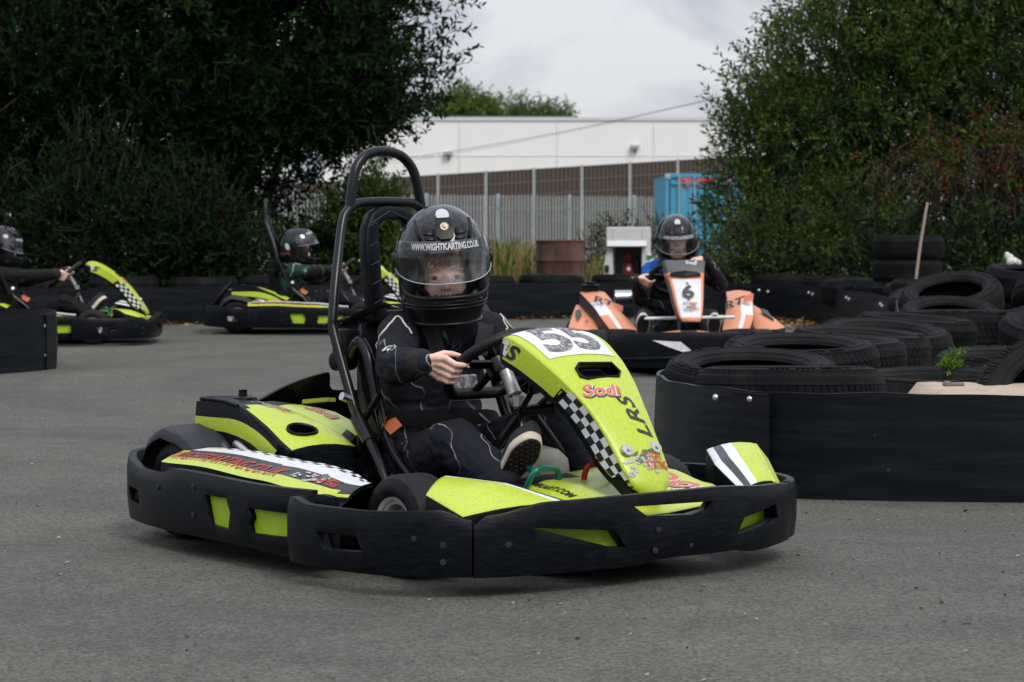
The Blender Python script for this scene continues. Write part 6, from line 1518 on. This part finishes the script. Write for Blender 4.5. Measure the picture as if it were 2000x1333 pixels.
        rows = [catmull(r, 4) for r in rows]; rr_ = [catmull([r[j] for r in rows], 4) for j in range(9)]; rows = [[rr_[j][i] for j in range(9)] for i in range(len(rr_[0]))]
        sp = MB().slab(rows, (-.03, 0, -.12), 0, None, 1).build('side_pod', [ORANGE, DKGREY], K, 45, .006)
        c = [f(180, 900, .72), f(165, 830, .52), f(200, 815, .48), f(215, 850, .58)]
        MB().prism([p + Vector((.02, 0, .016)) for p in c], (-.01, 0, -.012)).build('air_hole', BLACKV, sp, 0)
        if s > 0:
            d = MB(); lay(d, text2d('6', .035, .02), lambda a, b: f(255, 905, .78) + Vector((.022 - b * .8, a, b * .6 + .012)), 0); d.build('number', [BLACKV], sp, 0)
            MB().lathe([(.001, 0), (.06, 0), (.06, .03), (.03, .035), (.03, .05), (.001, .052)], 18, Matrix.Translation(f(285, 650, .26))).build('filler_cap', PLASTIC, pod, 40)
            MB().tube([f(470, 715, .2), f(600, 715, .2)], [.05, .05], 16).build('muffler', STEEL, K, 40)
    MB().tube([oz(700, 872, 1.15), oz(1395, 862, 1.15)], .010, 8).build('pedal_bar', WHITE, K)
    m = MB()
    c = Vector((.80, 0, .565)); n = Vector((-.62, 0, .785)).normalized(); up = Vector((.785, 0, .62)).normalized(); lt = Vector((0, 1, 0))
    sw = MB().tube([c + lt * .15 * cos(a) + up * .15 * sin(a) for a in [2 * pi * k / 40 for k in range(40)]], .016, 10, closed=True).build('steering_wheel', FOAM, K, 60)
    m = MB(); m.box(c, (.05, .28, .012), Matrix.Rotation(R(-52), 3, 'Y')); m.tube([c, (1.0, 0, .25)], .012); m.tube([(1.18, -.06, .5), (.95, 0, .3)], .009); m.tube([(1.18, .06, .5), (.95, 0, .3)], .009); m.build('column', PAINTBLK, K)
    spine = [(.72, .15), (.6, .105), (.45, .09), (.33, .105), (.27, .17), (.235, .28), (.21, .40), (.2, .50)]; rows = []
    for i, (x, z) in enumerate(spine):
        w = .20; d = .13 if i in (1, 2) else (.2 if 2 < i < 6 else .12); upv = Vector((0, 0, 1)) if i < 3 else (Vector((.75, 0, .65)) if i < 5 else Vector((1, 0, .1)))
        rows.append([Vector((x, w * math.copysign(abs(t) ** .8, t), z)) + upv * d * abs(t) ** 5 for t in [-1 + 2 * k / 12 for k in range(13)]])
    rows = [[r[j] for r in rows] for j in range(13)]; rows = [catmull(r, 3) for r in rows]
    MB().slab(rows, (-.014, 0, -.014)).build('seat', DKGREY, K, 60, .004)
    return K

# ------------------------------------------------------------------ karts and drivers in place
ORG = (-.5511, 7.3796, 0); YAW = R(-50)
k1 = lrs_kart('lime green and black go-kart numbered 55 with roll hoop, nearest the camera', ORG, YAW, 'lime green go-karts')
BELTM = BELT
def strap(parent, pts, wv, th=.003):
    P = catmull(pts, 6); rows = [[p - Vector(wv) / 2, p + Vector(wv) / 2] for p in P]
    return MB().slab(rows, (.001, -.002, th)).build('harness_strap', BELT, parent, 60)
def J_lrs(lean=0.0, rise=0.0):
    up = Vector((.785, 0, .62)).normalized(); fr = Vector((.62, 0, -.785)).normalized(); c = Vector((.80, 0, .505))
    fh_ = Vector((.877, 0, -.48)); pr = c + Vector((0, -.149, 0)) - up * .004; pl = c + Vector((0, .147, 0)) + up * .03
    return dict(pelvis=(.40, .065, .205), chest=(.44 + lean * .6, .055, .455 + rise * .6), neck=(.495 + lean, .05, .60 + rise), head=(.545 + lean, .008, .792 + rise),
        shR=(.49 + lean, -.095, .585 + rise), shL=(.51 + lean, .195, .585 + rise), elR=(.60 + lean * .5, -.20, .50), elL=(.58 + lean * .5, .31, .455), wrR=(.71, -.235, .495), wrL=(.72, .26, .51),
        hipR=(.46, -.02, .20), hipL=(.46, .15, .20), knR=(.80, -.15, .305), knL=(.82, .185, .345), anR=(1.0, -.15, .215), anL=(1.03, .16, .17),
        gripR=(pr, Vector((0, -1, 0)) * cos(R(20)) - fh_ * sin(R(20)), fh_ * cos(R(20)) + Vector((0, -1, 0)) * sin(R(20)), Vector((.48, 0, .877))), gripL=(pl, (0, 1, 0), fr, up),
        footR=((.985, -.150, .198), (.70, .05, .71), (.62, -.50, -.60), .195), footL=((1.02, .165, .09), (.55, 0, .83), (.83, 0, -.55), .19))
SUIT1 = suit_mat('black_race_suit', (.0085, .0095, .015))
J = J_lrs()
d1 = driver('child in black race suit and clear-visored black helmet gripping the wheel of kart 55', ORG, YAW, J, 1.0, True, SUIT1, dict(style='dark'), (R(-33), R(5), R(3.5)))
# harness of the nearest kart
h = strap(k1, [(.25, -.10, .60), (.33, -.095, .638), (.42, -.09, .662), (.50, -.075, .655), (.56, -.05, .60), (.585, -.03, .52)], (.004, .052, 0))
strap(k1, [(.25, .24, .60), (.33, .22, .638), (.42, .20, .662), (.50, .18, .655), (.565, .15, .60), (.585, .11, .52)], (.004, .052, 0))
strap(k1, [(.49, -.165, .30), (.50, -.145, .345), (.55, -.10, .352), (.585, -.02, .352), (.595, .06, .35), (.57, .17, .34), (.5, .25, .30)], (.02, .0, .042))
o = MB().box((.615, .03, .435), (.012, .10, .075), Matrix.Rotation(R(-12), 3, 'Y')).build('harness_buckle', mat('buckle_grey', (.12, .12, .13), .35, metal=.6, noise=(60, 1, (.5, .5, .5))), k1, 0, .006)
k2 = orange_kart('orange and grey go-kart numbered 6, coming head-on behind the lime kart', (.937, 16.1, 0), R(-86))
J2 = J_lrs(); c2 = Vector((.80, 0, .565)); upv = Vector((.785, 0, .62)).normalized(); frv = Vector((.62, 0, -.785)).normalized()
outL = Vector((-.3, .75, .55)).normalized()
J2.update(bulk=.86, pelvis=(.42, 0, .22), chest=(.50, -.02, .50), neck=(.56, .02, .64), head=(.62, .035, .80), shR=(.54, -.115, .61), shL=(.55, .16, .615), elR=(.62, -.185, .42), elL=(.68, .30, .52), wrR=(.74, -.22, .45), wrL=(.80, .19, .66),
    gripR=(c2 + Vector((0, -.145, -.0)) - upv * .03, (0, -1, 0), frv, upv), gripL=(c2 + Vector((0, .105, 0)) + upv * .107, (-.25, .80, .55), (.9, .2, -.35), (.1, -.6, .78)),
    hipR=(.48, -.10, .22), hipL=(.48, .10, .22), knR=(.82, -.19, .32), knL=(.82, .19, .32), anR=(1.06, -.19, .20), anL=(1.06, .19, .20), footR=((1.06, -.235, .165), (.45, 0, .89), (.89, 0, -.45), .21), footL=((1.06, .195, .165), (.45, 0, .89), (.89, 0, -.45), .21))
SUIT2 = suit_mat('black_suit_blue_yoke', (.010, .011, .014), (.015, .13, .50), .555)
driver('child in dark suit with blue shoulders and black helmet, driving the orange kart', (.937, 16.1, 0), R(-86), J2, 1.0, False, SUIT2, dict(style='class'), (R(-2), R(16), R(3)), False)
# the two lime karts at the back share the first kart's shapes
def strip_children(root, names):
    for c in [x for x in COL.objects if x.parent == root]:
        if any(c.name.startswith(n) for n in names): 
            for g_ in [x for x in COL.objects if x.parent == c]: bpy.data.objects.remove(g_)
            bpy.data.objects.remove(c)
        else: strip_children(c, names)
k3 = copy_tree(k1); k3.location = (-2.24, 20.85, 0); k3.rotation_euler = (0, 0, R(1.5)); k3['label'] = 'lime green and black go-kart seen side-on behind the roll hoop, chequered rear cover showing'
strip_children(k3, ['harness_', 'number_sticker'])
k4 = copy_tree(k1); k4.location = (-4.18, 18.88, 0); k4.rotation_euler = (0, 0, R(8)); k4['label'] = 'lime green and black go-kart leaving the left edge, chequered nose flank showing'
strip_children(k4, ['harness_', 'number_sticker'])
J3 = J_lrs(-.085, -.075); J3['pelvis'] = (.36, .065, .195)
SUIT3 = suit_mat('black_suit_green_collar', (.008, .009, .010), (.006, .05, .035), .525)
driver('child in black suit with green collar and raised visor, driving the side-on lime kart', (-2.24, 20.85, 0), R(1.5), J3, 1.0, False, SUIT3, dict(style='class', visor_up=R(32)), (R(-6), R(8), 0), True)
J4 = J_lrs(-.21, -.06); J4['pelvis'] = (.36, .065, .195)
SUIT4 = suit_mat('plain_black_suit', (.006, .0065, .007), lines=0)
driver('child in black suit with a small camera standing on top of the helmet', (-4.18, 18.88, 0), R(8), J4, 1.0, False, SUIT4, dict(style='class', camera=True), (R(-4), R(4), 0), False)
